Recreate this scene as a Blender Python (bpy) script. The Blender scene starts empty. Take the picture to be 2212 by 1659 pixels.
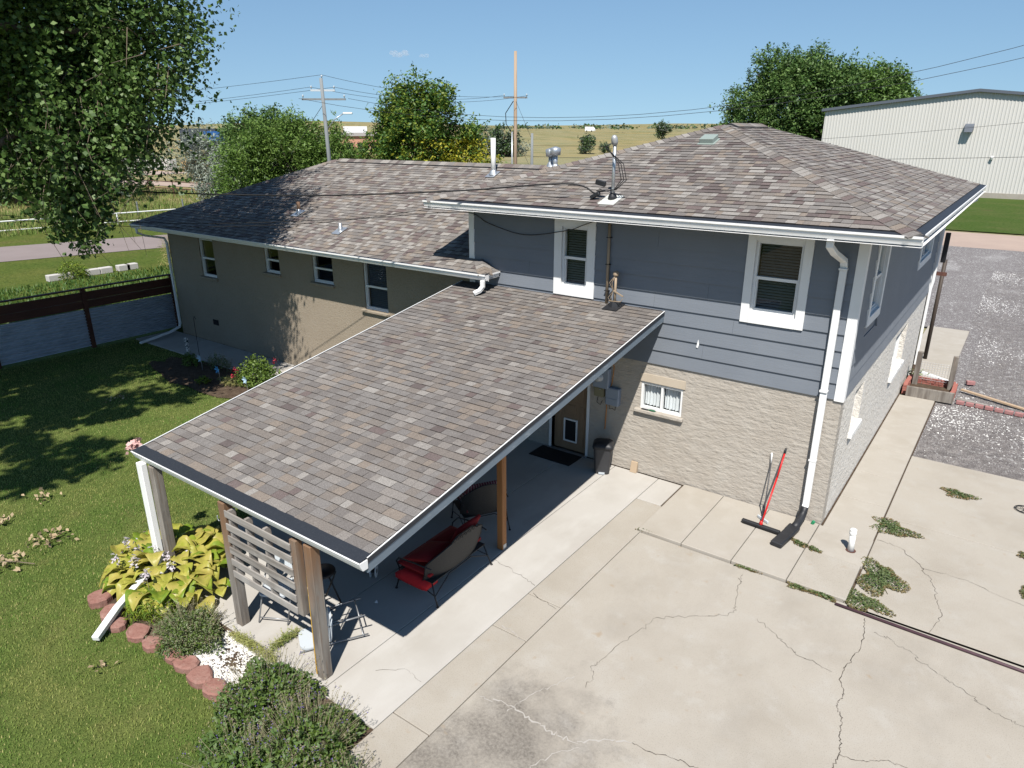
import bpy, math, random
import numpy as np
from mathutils import Vector, Matrix
R = math.radians
rng = np.random.default_rng(7)
random.seed(11)
S = bpy.context.scene
C = S.collection

# ------------------------------------------------------------------ camera, sky, sun, exposure
CAM = Vector((1.9138, -11.7702, 6.4649))
cd = bpy.data.cameras.new('camera'); camera = bpy.data.objects.new('camera', cd); C.objects.link(camera)
camera.location = CAM
camera.rotation_euler = (math.pi/2 - 0.3463, 0, 0.6285)
cd.sensor_width = 36; cd.lens = 36*1515.05/2212; cd.clip_start = 0.1; cd.clip_end = 9000
S.camera = camera
SUN = Vector((0.345, -0.588, 1.0)).normalized()
W = bpy.data.worlds.new('World'); S.world = W; W.use_nodes = True
wn = W.node_tree.nodes; wl = W.node_tree.links
sky = wn.new('ShaderNodeTexSky'); sky.sky_type = 'NISHITA'; sky.sun_disc = False
sky.sun_elevation = math.asin(SUN.z); sky.sun_rotation = math.atan2(SUN.x, SUN.y)
sky.altitude = 300; sky.air_density = 1.0; sky.dust_density = 0.0; sky.ozone_density = 6.0
bgn = wn['Background']; bgn.inputs['Strength'].default_value = 0.073
tcw = wn.new('ShaderNodeTexCoord'); mpw = wn.new('ShaderNodeMapping'); mpw.inputs['Scale'].default_value = (1,1,.55); mpw.inputs['Location'].default_value = (0,0,.087)
wl.new(tcw.outputs['Generated'], mpw.inputs['Vector']); wl.new(mpw.outputs[0], sky.inputs['Vector'])
tnt = wn.new('ShaderNodeMix'); tnt.data_type = 'RGBA'; tnt.blend_type = 'MULTIPLY'; tnt.inputs[0].default_value = 1; tnt.inputs[7].default_value = (.99,1.0,.95,1)
wl.new(sky.outputs[0], tnt.inputs[6]); wl.new(tnt.outputs[2], bgn.inputs['Color'])
sd = bpy.data.lights.new('sun', 'SUN'); sd.energy = 5.0; sd.angle = R(0.55); sd.color = (1.0, 0.955, 0.89)
sun = bpy.data.objects.new('sun', sd); C.objects.link(sun)
sun.rotation_euler = SUN.to_track_quat('Z', 'Y').to_euler()
S.view_settings.view_transform = 'Standard'; S.view_settings.look = 'None'
S.view_settings.exposure = 0.62; S.view_settings.gamma = 1.0; S.view_settings.use_curve_mapping = False
S.render.engine = 'CYCLES'; S.cycles.max_bounces = 6; S.cycles.diffuse_bounces = 1; S.cycles.transparent_max_bounces = 12
S.cycles.use_denoising = True

# ------------------------------------------------------------------ materials
def nodes_of(m):
    m.use_nodes = True
    return m.node_tree.nodes, m.node_tree.links
def c4(c): return (c[0], c[1], c[2], 1)
def noise(n, l, pos, scale, detail=4, rough=.55, stretch=None, dist=0):
    t = n.new('ShaderNodeTexNoise'); t.inputs['Scale'].default_value = scale
    t.inputs['Detail'].default_value = detail; t.inputs['Roughness'].default_value = rough
    t.inputs['Distortion'].default_value = dist
    if stretch:
        mp = n.new('ShaderNodeMapping'); mp.inputs['Scale'].default_value = stretch
        l.new(pos, mp.inputs['Vector']); pos = mp.outputs[0]
    l.new(pos, t.inputs['Vector'])
    return t.outputs['Fac']
def ramp(n, l, fac, lo, hi, a=0., b=1.):
    r = n.new('ShaderNodeMapRange'); r.inputs['From Min'].default_value = lo; r.inputs['From Max'].default_value = hi
    r.inputs['To Min'].default_value = a; r.inputs['To Max'].default_value = b
    l.new(fac, r.inputs['Value']); return r.outputs[0]
def mixc(n, l, fac, a, b):
    x = n.new('ShaderNodeMix'); x.data_type = 'RGBA'
    for s, k in ((x.inputs['Factor'], fac), (x.inputs['A'], a), (x.inputs['B'], b)):
        pass
    if hasattr(fac, 'links'): l.new(fac, x.inputs[0])
    else: x.inputs[0].default_value = fac
    for idx, v in ((6, a), (7, b)):
        if hasattr(v, 'links'): l.new(v, x.inputs[idx])
        else: x.inputs[idx].default_value = c4(v)
    return x.outputs[2]
MATS = {}
ALB = {'shingle': .75, 'patio_concrete': .76, 'old_concrete': .76, 'tan_walk': .76, 'crack_filler': .76, 'rough_stucco': .84, 'side_stucco': 1.0, 'tan_stucco': .78, 'painted_siding': .98, 'lawn_': .95, 'verge': .62, 'mown': .66, 'prairie': .74, 'gravel_bed': .78, 'grey_gravel': .8, 'beige': .86, 'pale_steel': .86, 'weathered': .85, 'silvered': .85, 'half_': .85, 'red_sand': .8, 'white_': .93}
def alb(name):
    for k, v in ALB.items():
        if name.startswith(k): return v
    return .9
def mat(name, col, rough=.7, layers=(), bump=(), metal=0., spec=.35):
    """layers: (colour, scale, lo, hi, amount[, stretch]); bump: (scale, strength, distance[, stretch])"""
    m = bpy.data.materials.new(name); n, l = nodes_of(m); p = n['Principled BSDF']
    g = n.new('ShaderNodeNewGeometry').outputs['Position']
    ka = alb(name); col = tuple(k*ka for k in col); layers = [(tuple(k*ka for k in y[0]),)+tuple(y[1:]) for y in layers]
    cur = tuple(col)
    for ly in layers:
        f = noise(n, l, g, ly[1], stretch=ly[5] if len(ly) > 5 else None)
        f = ramp(n, l, f, ly[2], ly[3], 0, ly[4])
        cur = mixc(n, l, f, cur, ly[0])
    if hasattr(cur, 'links'): l.new(cur, p.inputs['Base Color'])
    else: p.inputs['Base Color'].default_value = c4(cur)
    nrm = None
    for b in bump:
        bn = n.new('ShaderNodeBump'); bn.inputs['Strength'].default_value = b[1]; bn.inputs['Distance'].default_value = b[2]
        l.new(noise(n, l, g, b[0], stretch=b[3] if len(b) > 3 else None), bn.inputs['Height'])
        if nrm: l.new(nrm, bn.inputs['Normal'])
        nrm = bn.outputs[0]
    if nrm: l.new(nrm, p.inputs['Normal'])
    p.inputs['Roughness'].default_value = rough; p.inputs['Metallic'].default_value = metal
    p.inputs['Specular IOR Level'].default_value = spec
    MATS[name] = m
    return m
def leafmat(name, col, col2, trans=.35, rough=.5, scale=1.5, spec=.3):
    m = bpy.data.materials.new(name); n, l = nodes_of(m); p = n['Principled BSDF']
    g = n.new('ShaderNodeNewGeometry').outputs['Position']
    col, col2 = tuple(k*.92 for k in col), tuple(k*.92 for k in col2)
    f = ramp(n, l, noise(n, l, g, scale, 3), .35, .65)
    cc = mixc(n, l, f, col, col2)
    l.new(cc, p.inputs['Base Color']); p.inputs['Roughness'].default_value = rough; p.inputs['Specular IOR Level'].default_value = spec
    t = n.new('ShaderNodeBsdfTranslucent'); l.new(cc, t.inputs['Color'])
    x = n.new('ShaderNodeMixShader'); x.inputs[0].default_value = trans
    l.new(p.outputs[0], x.inputs[1]); l.new(t.outputs[0], x.inputs[2])
    l.new(x.outputs[0], n['Material Output'].inputs['Surface'])
    MATS[name] = m
    return m

SH = []   # shingle blends
for i, c in enumerate([(.225,.198,.176), (.275,.250,.228), (.176,.140,.132), (.232,.215,.202), (.145,.120,.114), (.345,.322,.296), (.268,.226,.19), (.197,.179,.167)]):
    SH.append(mat('shingle_%d' % i, c, .95, [(tuple(k*.5 for k in c), 85, .5, .64, .7), (tuple(min(1, k*1.6+.03) for k in c), 70, .54, .68, .6), (tuple(k*.6 for k in c), 210, .5, .7, .5), ((.10,.08,.075), .35, .5, .75, .22)], [(120, .7, .005)], spec=.15))
SHE = SH + [mat('shingle_edge', (.045,.038,.035), .95)]
siding_m = mat('painted_siding', (.160,.178,.205), .55, [((.185,.203,.23), 1.2, .4, .7, .6), ((.13,.145,.168), 3, .5, .8, .3, (.3,1,6))], [(9, .35, .006, (.5,1,7)), (60, .12, .002, (.2,1,4))])
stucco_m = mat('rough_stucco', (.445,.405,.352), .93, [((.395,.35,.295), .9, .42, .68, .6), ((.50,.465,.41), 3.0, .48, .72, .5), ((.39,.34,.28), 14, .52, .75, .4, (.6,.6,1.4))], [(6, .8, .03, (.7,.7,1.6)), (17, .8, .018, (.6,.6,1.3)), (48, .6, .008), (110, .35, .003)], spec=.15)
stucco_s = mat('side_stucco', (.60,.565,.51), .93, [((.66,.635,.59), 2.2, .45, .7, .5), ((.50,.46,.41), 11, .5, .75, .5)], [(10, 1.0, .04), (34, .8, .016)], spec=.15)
wing_m = mat('tan_stucco', (.36,.305,.235), .93, [((.315,.262,.20), 1.1, .42, .68, .5), ((.29,.225,.155), 16, .5, .75, .5)], [(20, .7, .016), (60, .6, .007)], spec=.15)
white_m = mat('white_paint', (.80,.80,.79), .45, [((.70,.70,.68), 2.5, .45, .75, .4)])
vinyl_m = mat('white_vinyl', (.78,.78,.77), .4)
galv_m = mat('galvanised', (.52,.55,.58), .38, [((.38,.41,.44), 9, .4, .7, .6)], metal=.7)
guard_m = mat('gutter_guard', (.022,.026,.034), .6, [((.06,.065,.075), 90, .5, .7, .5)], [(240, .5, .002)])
glass_m = bpy.data.materials.new('window_glass')
def _glass(m, tint, k):
    n, l = nodes_of(m); n.remove(n['Principled BSDF'])
    a = n.new('ShaderNodeBsdfTransparent'); a.inputs[0].default_value = c4(tint)
    b = n.new('ShaderNodeBsdfGlossy'); b.inputs['Roughness'].default_value = .015; b.inputs[0].default_value = (.9,.95,1,1)
    fr = n.new('ShaderNodeLayerWeight'); fr.inputs[0].default_value = .5; pw = n.new('ShaderNodeMath'); pw.operation = 'POWER'; l.new(fr.outputs['Facing'], pw.inputs[0]); pw.inputs[1].default_value = 4
    x = n.new('ShaderNodeMixShader'); l.new(ramp(n, l, pw.outputs[0], 0, 1, .035, k), x.inputs[0]); l.new(a.outputs[0], x.inputs[1]); l.new(b.outputs[0], x.inputs[2])
    l.new(x.outputs[0], n['Material Output'].inputs['Surface'])
_glass(glass_m, (.86,.89,.89), .6)
blind_m = mat('blind_slat', (.16,.16,.165), .5)
curtain_m = mat('white_curtain', (.82,.82,.83), .8, [((.7,.7,.72), 5, .4, .7, .4)])
dark_m = mat('dark_interior', (.012,.012,.014), .9)
fascia_m = mat('blue_grey_fascia', (.15,.19,.23), .6, [((.34,.38,.41), 22, .58, .7, .8, (.3,.15,1)), ((.125,.16,.195), 3, .4, .7, .5)], [(30, .3, .003)])
wood_grey = mat('weathered_wood', (.26,.235,.205), .85, [((.13,.11,.095), 11, .4, .62, .8, (1,1,.07)), ((.36,.335,.30), 5, .5, .72, .6, (1,1,.3)), ((.20,.13,.08), 30, .58, .72, .5, (1,1,.06))], [(40, .6, .006, (1,1,.05))], spec=.15)
wood_top_ = mat('stained_post_wood', (.30,.17,.085), .8, [((.17,.085,.04), 9, .42, .66, .7, (1,1,.07)), ((.38,.25,.14), 4, .5, .72, .5)], [(40, .5, .005, (1,1,.05))], spec=.15)
wood_pallet = mat('silvered_pallet_board', (.32,.295,.27), .88, [((.17,.15,.13), 9, .42, .66, .8, (.1,1,1)), ((.45,.43,.40), 2.2, .5, .7, .6), ((.26,.17,.10), 5, .6, .75, .4, (.2,1,1))], [(45, .6, .006, (.06,1,1))], spec=.15)
cedar_m = mat('cedar_post', (.36,.16,.055), .7, [((.22,.085,.03), 8, .42, .66, .7, (1,1,.07)), ((.05,.03,.02), 26, .68, .74, .8)], [(40, .4, .004, (1,1,.05))])
fence_wood = mat('brown_fence_wood', (.085,.03,.018), .7, [((.15,.06,.03), 5, .5, .75, .6, (1,.2,1)), ((.04,.015,.01), 12, .45, .7, .6, (1,.1,1))], [(40, .4, .004, (1,.1,1))])
corr_m = mat('corrugated_steel', (.58,.62,.68), .35, [((.45,.48,.53), 3, .4, .7, .6)], metal=.45)
conc_white = mat('patio_concrete', (.52,.495,.455), .9, [((.44,.41,.365), .9, .45, .7, .7), ((.60,.58,.545), 2.2, .5, .7, .5, (1,.4,1)), ((.36,.33,.29), 60, .58, .75, .3)], [(140, .25, .002)], spec=.2)
conc_old = mat('old_concrete', (.445,.405,.345), .92, [((.37,.33,.272), .8, .45, .68, .65), ((.48,.455,.41), 2.6, .5, .72, .4), ((.24,.22,.19), 75, .55, .68, .55), ((.56,.54,.50), 110, .58, .7, .5), ((.37,.27,.18), 5.4, .66, .74, .35)], [(140, .35, .003)], spec=.2)
conc_tan = mat('tan_walk_concrete', (.45,.412,.355), .92, [((.39,.35,.29), 1.2, .45, .7, .6), ((.50,.465,.41), 3, .5, .7, .5), ((.30,.25,.20), 80, .57, .75, .4)], [(130, .3, .003)], spec=.2)
crack_m = mat('crack_shadow', (.055,.048,.04), .95, [((.12,.10,.08), 9, .45, .6, .8)])
crack_pale = mat('crack_filler', (.46,.43,.39), .95)
asphalt_m = mat('paved_road', (.235,.195,.185), .9, [((.20,.165,.155), .6, .4, .7, .6), ((.29,.25,.235), 40, .5, .75, .4)], spec=.2)
dirtroad_m = mat('dirt_road', (.36,.28,.235), .95, [((.42,.33,.27), .5, .4, .7, .6), ((.30,.23,.19), 20, .5, .75, .4)], spec=.1)
soil_m = mat('bed_soil', (.085,.06,.042), .95, [((.16,.12,.085), 6, .45, .7, .7), ((.05,.035,.025), 25, .4, .7, .6)], [(30, .8, .03)], spec=.1)
lawn_m = mat('lawn_ground', (.09,.13,.03), .95, [((.15,.165,.05), .7, .42, .66, .7), ((.06,.10,.02), 2.3, .45, .68, .6), ((.14,.13,.05), 1.7, .58, .72, .5), ((.03,.05,.01), 45, .45, .7, .7)], [(60, .8, .03)], spec=.1)
ground_m = mat('prairie_ground', (.31,.285,.165), .95, [((.36,.28,.13), .012, .42, .6, .8), ((.20,.21,.09), .022, .5, .68, .65), ((.36,.29,.14), .25, .5, .7, .45), ((.15,.165,.07), .09, .52, .66, .6), ((.42,.33,.16), .06, .55, .7, .6), ((.075,.10,.025), 3, .45, .7, .45)], [(2.0, .8, .2)], spec=.05)
green_m = mat('verge_ground', (.12,.165,.035), .95, [((.18,.19,.05), .25, .42, .64, .7), ((.19,.17,.065), .6, .56, .7, .6), ((.04,.075,.012), 6, .45, .7, .6)], [(8, .8, .15)], spec=.05)
strip_m = mat('mown_strip', (.085,.135,.03), .95, [((.13,.155,.05), .35, .45, .66, .7), ((.15,.13,.06), .5, .62, .72, .6), ((.03,.07,.01), 5, .45, .7, .6)], [(10, .8, .1)], spec=.05)
gravel_m = mat('gravel_bed', (.23,.21,.205), .95, [((.12,.108,.108), 26, .42, .60, .8), ((.62,.61,.59), 34, .56, .62, .95), ((.70,.69,.67), 9, .57, .66, .55), ((.60,.59,.57), .5, .56, .74, .4, (1,.45,1)), ((.17,.15,.145), 1.1, .5, .7, .4)], [(45, 1., .03)], spec=.15)
stone_g = mat('grey_gravel_stone', (.27,.25,.24), .9, [((.11,.10,.10), 4, .4, .6, .7)])
stone_w = mat('white_gravel_stone', (.68,.67,.65), .85)
redstone_m = mat('red_sandstone', (.30,.155,.125), .9, [((.38,.235,.195), 6, .45, .7, .7), ((.21,.085,.07), 18, .5, .72, .6)], [(30, .6, .012)], spec=.15)
brick_m = mat('red_brick', (.33,.125,.10), .88, [((.40,.19,.155), 12, .45, .7, .6), ((.28,.07,.05), 30, .5, .7, .5)], [(60, .4, .004)], spec=.15)
brick_p = mat('mauve_paver', (.33,.16,.155), .88, [((.40,.23,.21), 10, .45, .7, .6)], [(60, .4, .004)], spec=.15)
black_m = mat('black_iron', (.012,.012,.014), .45, spec=.4)
mesh_m = mat('woven_black_mesh', (.02,.02,.02), .6, [((.045,.043,.041), 160, .48, .55, .8)], [(200, .5, .002)])
red_m = mat('red_cushion', (.24,.008,.011), .85, [((.17,.006,.008), 4, .4, .7, .6)], [(9, .4, .02)])
redroll_m = mat('bright_red_cushion', (.5,.015,.02), .85)
blackpl_m = mat('black_plastic', (.018,.019,.022), .5, [((.035,.036,.04), 5, .4, .7, .5)])
canpl_m = mat('grey_black_bin_plastic', (.045,.046,.05), .5, [((.065,.066,.07), 7, .4, .7, .5)])
redpl_m = mat('red_handle', (.55,.02,.02), .4)
greypl_m = mat('pale_grey_plastic', (.50,.54,.57), .45)
steelgrey_m = mat('grey_tube', (.30,.31,.32), .4, metal=.5)
boxgrey_m = mat('grey_utility_box', (.27,.31,.37), .5)
boxtan_m = mat('tan_utility_box', (.23,.21,.13), .6)
pvc_m = mat('white_pvc', (.80,.80,.77), .35)
tan_m = mat('tan_conduit', (.34,.26,.18), .55)
orange_m = mat('orange_cable', (.50,.20,.04), .5)
door_m = mat('tan_door', (.27,.18,.11), .6, [((.22,.14,.085), 6, .4, .7, .5, (1,1,.2))])
metalwall_m = mat('beige_steel_wall', (.62,.60,.565), .5, [((.54,.52,.48), .25, .4, .7, .5, (1,1,.2))])
metalrib_m = mat('pale_steel_rib', (.64,.62,.58), .5)
roofdark_m = mat('dark_metal_trim', (.10,.115,.14), .5)
bark_m = mat('bark', (.13,.10,.075), .95, [((.20,.165,.13), 10, .45, .7, .7, (1,1,.2))], [(20, .8, .03, (1,1,.2))], spec=.1)
twig_m = mat('pale_twig', (.16,.125,.09), .9)
pole_m = mat('bleached_pole_wood', (.40,.30,.215), .9, [((.30,.22,.155), 6, .45, .7, .7, (1,1,.1))], spec=.1)
polegrey_m = mat('grey_pole_wood', (.22,.235,.24), .9, [((.15,.16,.165), 6, .45, .7, .7, (1,1,.1))], spec=.1)
wire_m = mat('black_wire', (.016,.016,.018), .6)
hay_m = mat('hay', (.36,.25,.12), .95, [((.26,.17,.08), 4, .45, .7, .7)], [(8, .8, .08)], spec=.05)
tarp_m = mat('pale_wrap', (.55,.52,.48), .7)
rust_m = mat('rusty_pipe', (.10,.045,.035), .7, [((.18,.08,.05), 8, .5, .7, .6)])
steelpipe_m = mat('purple_brown_pipe', (.085,.045,.055), .55, [((.05,.03,.04), 9, .45, .7, .6)])
pebble_m = mat('white_pebble', (.74,.72,.68), .85, [((.55,.51,.46), 9, .5, .72, .6)])
dryleaf_m = mat('dry_leaf', (.40,.31,.19), .8, [((.26,.18,.10), 6, .45, .7, .7)])
blue_m = mat('blue_plastic_petal', (.08,.32,.62), .5)
paleblue_m = mat('pale_blue_petal', (.42,.58,.72), .5)
pink_m = leafmat('pink_petal', (.75,.45,.42), (.8,.6,.55), .3)
crimson_m = leafmat('crimson_petal', (.42,.02,.04), (.55,.05,.08), .3)
violet_m = leafmat('violet_petal', (.12,.08,.32), (.2,.14,.42), .3)
mauve_m = leafmat('pale_mauve_petal', (.55,.50,.55), (.68,.62,.66), .3)
L_cot = [leafmat('cottonwood_leaf_a', (0.075,0.144,0.031), (0.106,0.181,0.044), .3, .5, .7, .3), leafmat('cottonwood_leaf_b', (0.125,0.206,0.062), (0.163,0.237,0.075), .3, .48, .7, .3), leafmat('cottonwood_leaf_c', (0.044,0.094,0.022), (0.062,0.119,0.025), .25, .5, .7, .3)]
L_elm = [leafmat('elm_leaf_a', (0.072,0.145,0.036), (0.102,0.189,0.043), .3), leafmat('elm_leaf_b', (0.123,0.203,0.058), (0.160,0.246,0.072), .3), leafmat('elm_leaf_c', (0.043,0.094,0.023), (0.065,0.123,0.029), .25)]
L_pear = [leafmat('pear_leaf_a', (0.072,0.156,0.029), (0.098,0.195,0.039), .3), leafmat('pear_leaf_b', (0.169,0.234,0.033), (0.221,0.273,0.039), .3), leafmat('pear_leaf_c', (0.036,0.091,0.018), (0.052,0.117,0.023), .25), leafmat('pear_leaf_yellow', (0.442,0.390,0.039), (0.351,0.364,0.039), .35)]
L_wil = [leafmat('willow_leaf_a', (0.101,0.189,0.034), (0.135,0.230,0.047), .35), leafmat('willow_leaf_b', (0.155,0.257,0.054), (0.189,0.284,0.068), .35), leafmat('willow_leaf_c', (0.061,0.128,0.024), (0.081,0.149,0.027), .3)]
L_sil = [leafmat('olive_leaf_a', (0.184,0.230,0.178), (0.230,0.270,0.213), .25), leafmat('olive_leaf_b', (0.265,0.310,0.253), (0.310,0.345,0.287), .25), leafmat('olive_leaf_c', (0.103,0.138,0.098), (0.138,0.172,0.121), .25)]
L_sage = [leafmat('sage_leaf_a', (0.146,0.198,0.086), (0.198,0.238,0.118), .3), leafmat('sage_leaf_b', (0.093,0.159,0.046), (0.132,0.198,0.066), .3), leafmat('sage_stem', (0.253,0.230,0.138), (0.310,0.276,0.172), .3)]
L_lily = [leafmat('lily_leaf_a', (0.156,0.228,0.024), (0.240,0.288,0.030), .35), leafmat('lily_leaf_b', (0.096,0.168,0.022), (0.132,0.204,0.024), .35)]
L_rose = [leafmat('rose_leaf_a', (0.132,0.209,0.039), (0.187,0.253,0.055), .35), leafmat('rose_leaf_b', (0.088,0.154,0.028), (0.121,0.187,0.033), .35)]
L_purs = [leafmat('purslane_leaf_a', (0.108,0.150,0.054), (0.144,0.180,0.072), .25), leafmat('purslane_leaf_b', (0.228,0.156,0.072), (0.180,0.168,0.072), .25), leafmat('purslane_leaf_c', (0.066,0.108,0.036), (0.084,0.132,0.042), .25)]
L_grass = [leafmat('grass_blade_a', (0.165,0.305,0.055), (0.354,0.378,0.110), .35, .6, .9), leafmat('grass_blade_b', (0.183,0.311,0.061), (0.366,0.366,0.122), .35, .6, .9), leafmat('grass_blade_c', (0.512,0.448,0.193), (0.364,0.384,0.128), .3, .7, .9)]
L_hay = [leafmat('tall_grass_a', (.20,.27,.06), (.27,.29,.09), .3, .7, .3), leafmat('tall_grass_b', (.14,.23,.045), (.19,.26,.06), .3, .7, .3), leafmat('tall_grass_c', (0.425,0.350,0.163), (0.350,0.312,0.125), .3, .7, .3)]
L_hosta = [leafmat('hosta_leaf_a', (0.345,0.368,0.052), (0.483,0.448,0.098), .35, .4, 9), leafmat('hosta_leaf_b', (0.161,0.270,0.029), (0.276,0.345,0.040), .35, .4, 9), leafmat('hosta_leaf_c', (0.506,0.425,0.115), (0.391,0.380,0.069), .35, .4, 9)]

# ------------------------------------------------------------------ mesh helpers
ORG = {}
def V3(p): return Vector(p)
class MB:
    def __init__(s): s.v = []; s.f = []; s.m = []
    def add(s, vs, fs, mi=0):
        o = len(s.v); s.v += [tuple(p) for p in vs]
        for f in fs: s.f.append(tuple(i+o for i in f)); s.m.append(mi)
        return s
    def box(s, x0, x1, y0, y1, z0, z1, mi=0):
        return s.add([(x0,y0,z0),(x1,y0,z0),(x1,y1,z0),(x0,y1,z0),(x0,y0,z1),(x1,y0,z1),(x1,y1,z1),(x0,y1,z1)],
                     [(3,2,1,0),(4,5,6,7),(0,1,5,4),(1,2,6,5),(2,3,7,6),(3,0,4,7)], mi)
    def obox(s, c, size, M, mi=0):
        c = V3(c); h = [k/2 for k in size]
        vs = [c + M @ Vector((a*h[0], b*h[1], d*h[2])) for d in (-1,1) for a, b in ((-1,-1),(1,-1),(1,1),(-1,1))]
        return s.add(vs, [(3,2,1,0),(4,5,6,7),(0,1,5,4),(1,2,6,5),(2,3,7,6),(3,0,4,7)], mi)
    def bar(s, a, b, w, d, up=(0,0,1), mi=0):
        a, b = V3(a), V3(b); ax = (b-a); L = ax.length; ax.normalize(); up = V3(up)
        if abs(ax.dot(up)) > .98: up = Vector((1,0,0))
        x = ax.cross(up).normalized(); y = x.cross(ax)
        M = Matrix((x, y, ax)).transposed()
        return s.obox((a+b)/2, (w, d, L), M, mi)
    def tube(s, path, r, n=8, caps=True, mi=0, flat=None):
        path = [V3(p) for p in path]; k = len(path)
        rs = r if isinstance(r, (list, tuple)) else [r]*k
        o = len(s.v); pu = None
        for i, p in enumerate(path):
            t = (path[min(i+1, k-1)] - path[max(i-1, 0)]).normalized()
            if pu is None:
                pu = t.orthogonal().normalized() if flat is None else V3(flat)
            x = (pu - t*pu.dot(t)).normalized(); y = t.cross(x); pu = x
            for j in range(n):
                a = 2*math.pi*(j+.5)/n
                s.v.append(tuple(p + x*math.cos(a)*rs[i] + y*math.sin(a)*rs[i]))
        for i in range(k-1):
            for j in range(n):
                a = o+i*n+j; b = o+i*n+(j+1) % n
                s.f.append((a, b, b+n, a+n)); s.m.append(mi)
        if caps:
            s.f.append(tuple(o+j for j in range(n))[::-1]); s.m.append(mi)
            s.f.append(tuple(o+(k-1)*n+j for j in range(n))); s.m.append(mi)
        return s
    def rtube(s, path, w, d, ref=(1,0,0), mi=0):
        """rectangular pipe; ref = direction of the w side"""
        path = [V3(p) for p in path]; k = len(path); o = len(s.v)
        for i, p in enumerate(path):
            t = (path[min(i+1, k-1)] - path[max(i-1, 0)]).normalized()
            x = V3(ref); x = (x - t*x.dot(t)).normalized(); y = t.cross(x)
            for a, b in ((-1,-1),(1,-1),(1,1),(-1,1)): s.v.append(tuple(p + x*a*w/2 + y*b*d/2))
        for i in range(k-1):
            for j in range(4):
                a = o+i*4+j; b = o+i*4+(j+1) % 4
                s.f.append((a, b, b+4, a+4)); s.m.append(mi)
        s.f.append((o+3, o+2, o+1, o)); s.m.append(mi)
        e = o+(k-1)*4; s.f.append((e, e+1, e+2, e+3)); s.m.append(mi)
        return s
    def prism(s, prof, f, t0, t1, mi=0):
        n = len(prof); vs = [f(a, b, t0) for a, b in prof] + [f(a, b, t1) for a, b in prof]
        fs = [tuple(range(n))[::-1], tuple(range(n, 2*n))] + [(i, (i+1) % n, (i+1) % n+n, i+n) for i in range(n)]
        return s.add(vs, fs, mi)
    def poly(s, pts, mi=0): return s.add(pts, [tuple(range(len(pts)))], mi)
    def lathe(s, c, prof, n=16, mi=0, M=None):
        c = V3(c); vs = []; k = len(prof)
        for r, z in prof:
            for j in range(n):
                a = 2*math.pi*j/n; q = Vector((r*math.cos(a), r*math.sin(a), z))
                vs.append(c + (M @ q if M else q))
        fs = [(i*n+j, i*n+(j+1) % n, (i+1)*n+(j+1) % n, (i+1)*n+j) for i in range(k-1) for j in range(n)]
        fs += [tuple(range(n))[::-1], tuple((k-1)*n+j for j in range(n))]
        return s.add(vs, fs, mi)
    def lump(s, c, r, jit=.2, nu=8, nv=5, mi=0, flat=0.):
        c = V3(c); vs = []
        for i in range(nv+1):
            ph = math.pi*i/nv
            for j in range(nu):
                a = 2*math.pi*j/nu; k = 1+random.uniform(-jit, jit)
                z = math.cos(ph)
                if flat: z = max(-flat, min(flat, z*1.6))
                vs.append((c.x+r[0]*k*math.sin(ph)*math.cos(a), c.y+r[1]*k*math.sin(ph)*math.sin(a), c.z+r[2]*z*(1+random.uniform(-jit, jit)*.4)))
        fs = [(i*nu+j, (i+1)*nu+j, (i+1)*nu+(j+1) % nu, i*nu+(j+1) % nu) for i in range(nv) for j in range(nu)]
        return s.add(vs, fs, mi)
    def build(s, name, mats, parent=None, smooth=False, bevel=0):
        me = bpy.data.meshes.new(name)
        o = bpy.data.objects.new(name, me); C.objects.link(o)
        og = Vector((0,0,0))
        if parent is not None:
            og = ORG.get(parent.name, og); o.parent = parent; ORG[o.name] = og
        me.from_pydata([(p[0]-og.x, p[1]-og.y, p[2]-og.z) for p in s.v], [], s.f)
        for m in (mats if isinstance(mats, (list, tuple)) else [mats]): me.materials.append(m)
        me.polygons.foreach_set('material_index', s.m)
        if smooth: me.polygons.foreach_set('use_smooth', [True]*len(s.f))
        if bevel:
            b = o.modifiers.new('edge', 'BEVEL'); b.width = bevel; b.segments = 1; b.limit_method = 'ANGLE'
        me.update()
        return o
def tag(o, label=None, cat=None, group=None, kind=None):
    if label: o['label'] = label
    if cat: o['category'] = cat
    if group: o['group'] = group
    if kind: o['kind'] = kind
    return o
def thing(name, label, cat, loc=(0,0,0), group=None):
    o = bpy.data.objects.new(name, None); C.objects.link(o); o.location = loc; o.empty_display_size = .2
    ORG[o.name] = Vector(loc)
    return tag(o, label, cat, group)
def single(mb, name, mats, label, cat, group=None, smooth=False, bevel=0):
    return tag(mb.build(name, mats, None, smooth, bevel), label, cat, group)
def struct(mb, name, mats, parent=None, smooth=False, bevel=0):
    o = mb.build(name, mats, parent, smooth, bevel)
    if parent is None: o['kind'] = 'structure'
    return o
def quads_mesh(name, verts, mats, midx, parent=None, tri=False, smooth=False):
    """verts: (N, k, 3) numpy"""
    N, k, _ = verts.shape
    me = bpy.data.meshes.new(name); o = bpy.data.objects.new(name, me); C.objects.link(o)
    if parent is not None:
        og = ORG.get(parent.name, Vector((0,0,0))); o.parent = parent; ORG[o.name] = og
        verts = verts - np.array(og)
    me.vertices.add(N*k); me.vertices.foreach_set('co', verts.astype(np.float32).ravel())
    me.loops.add(N*k); me.loops.foreach_set('vertex_index', np.arange(N*k, dtype=np.int32))
    me.polygons.add(N); me.polygons.foreach_set('loop_start', np.arange(0, N*k, k, dtype=np.int32))
    for m in mats: me.materials.append(m)
    me.polygons.foreach_set('material_index', np.asarray(midx, dtype=np.int32))
    me.update(calc_edges=True)
    return o
def unit(a): return a/np.maximum(np.linalg.norm(a, axis=-1, keepdims=True), 1e-9)
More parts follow.
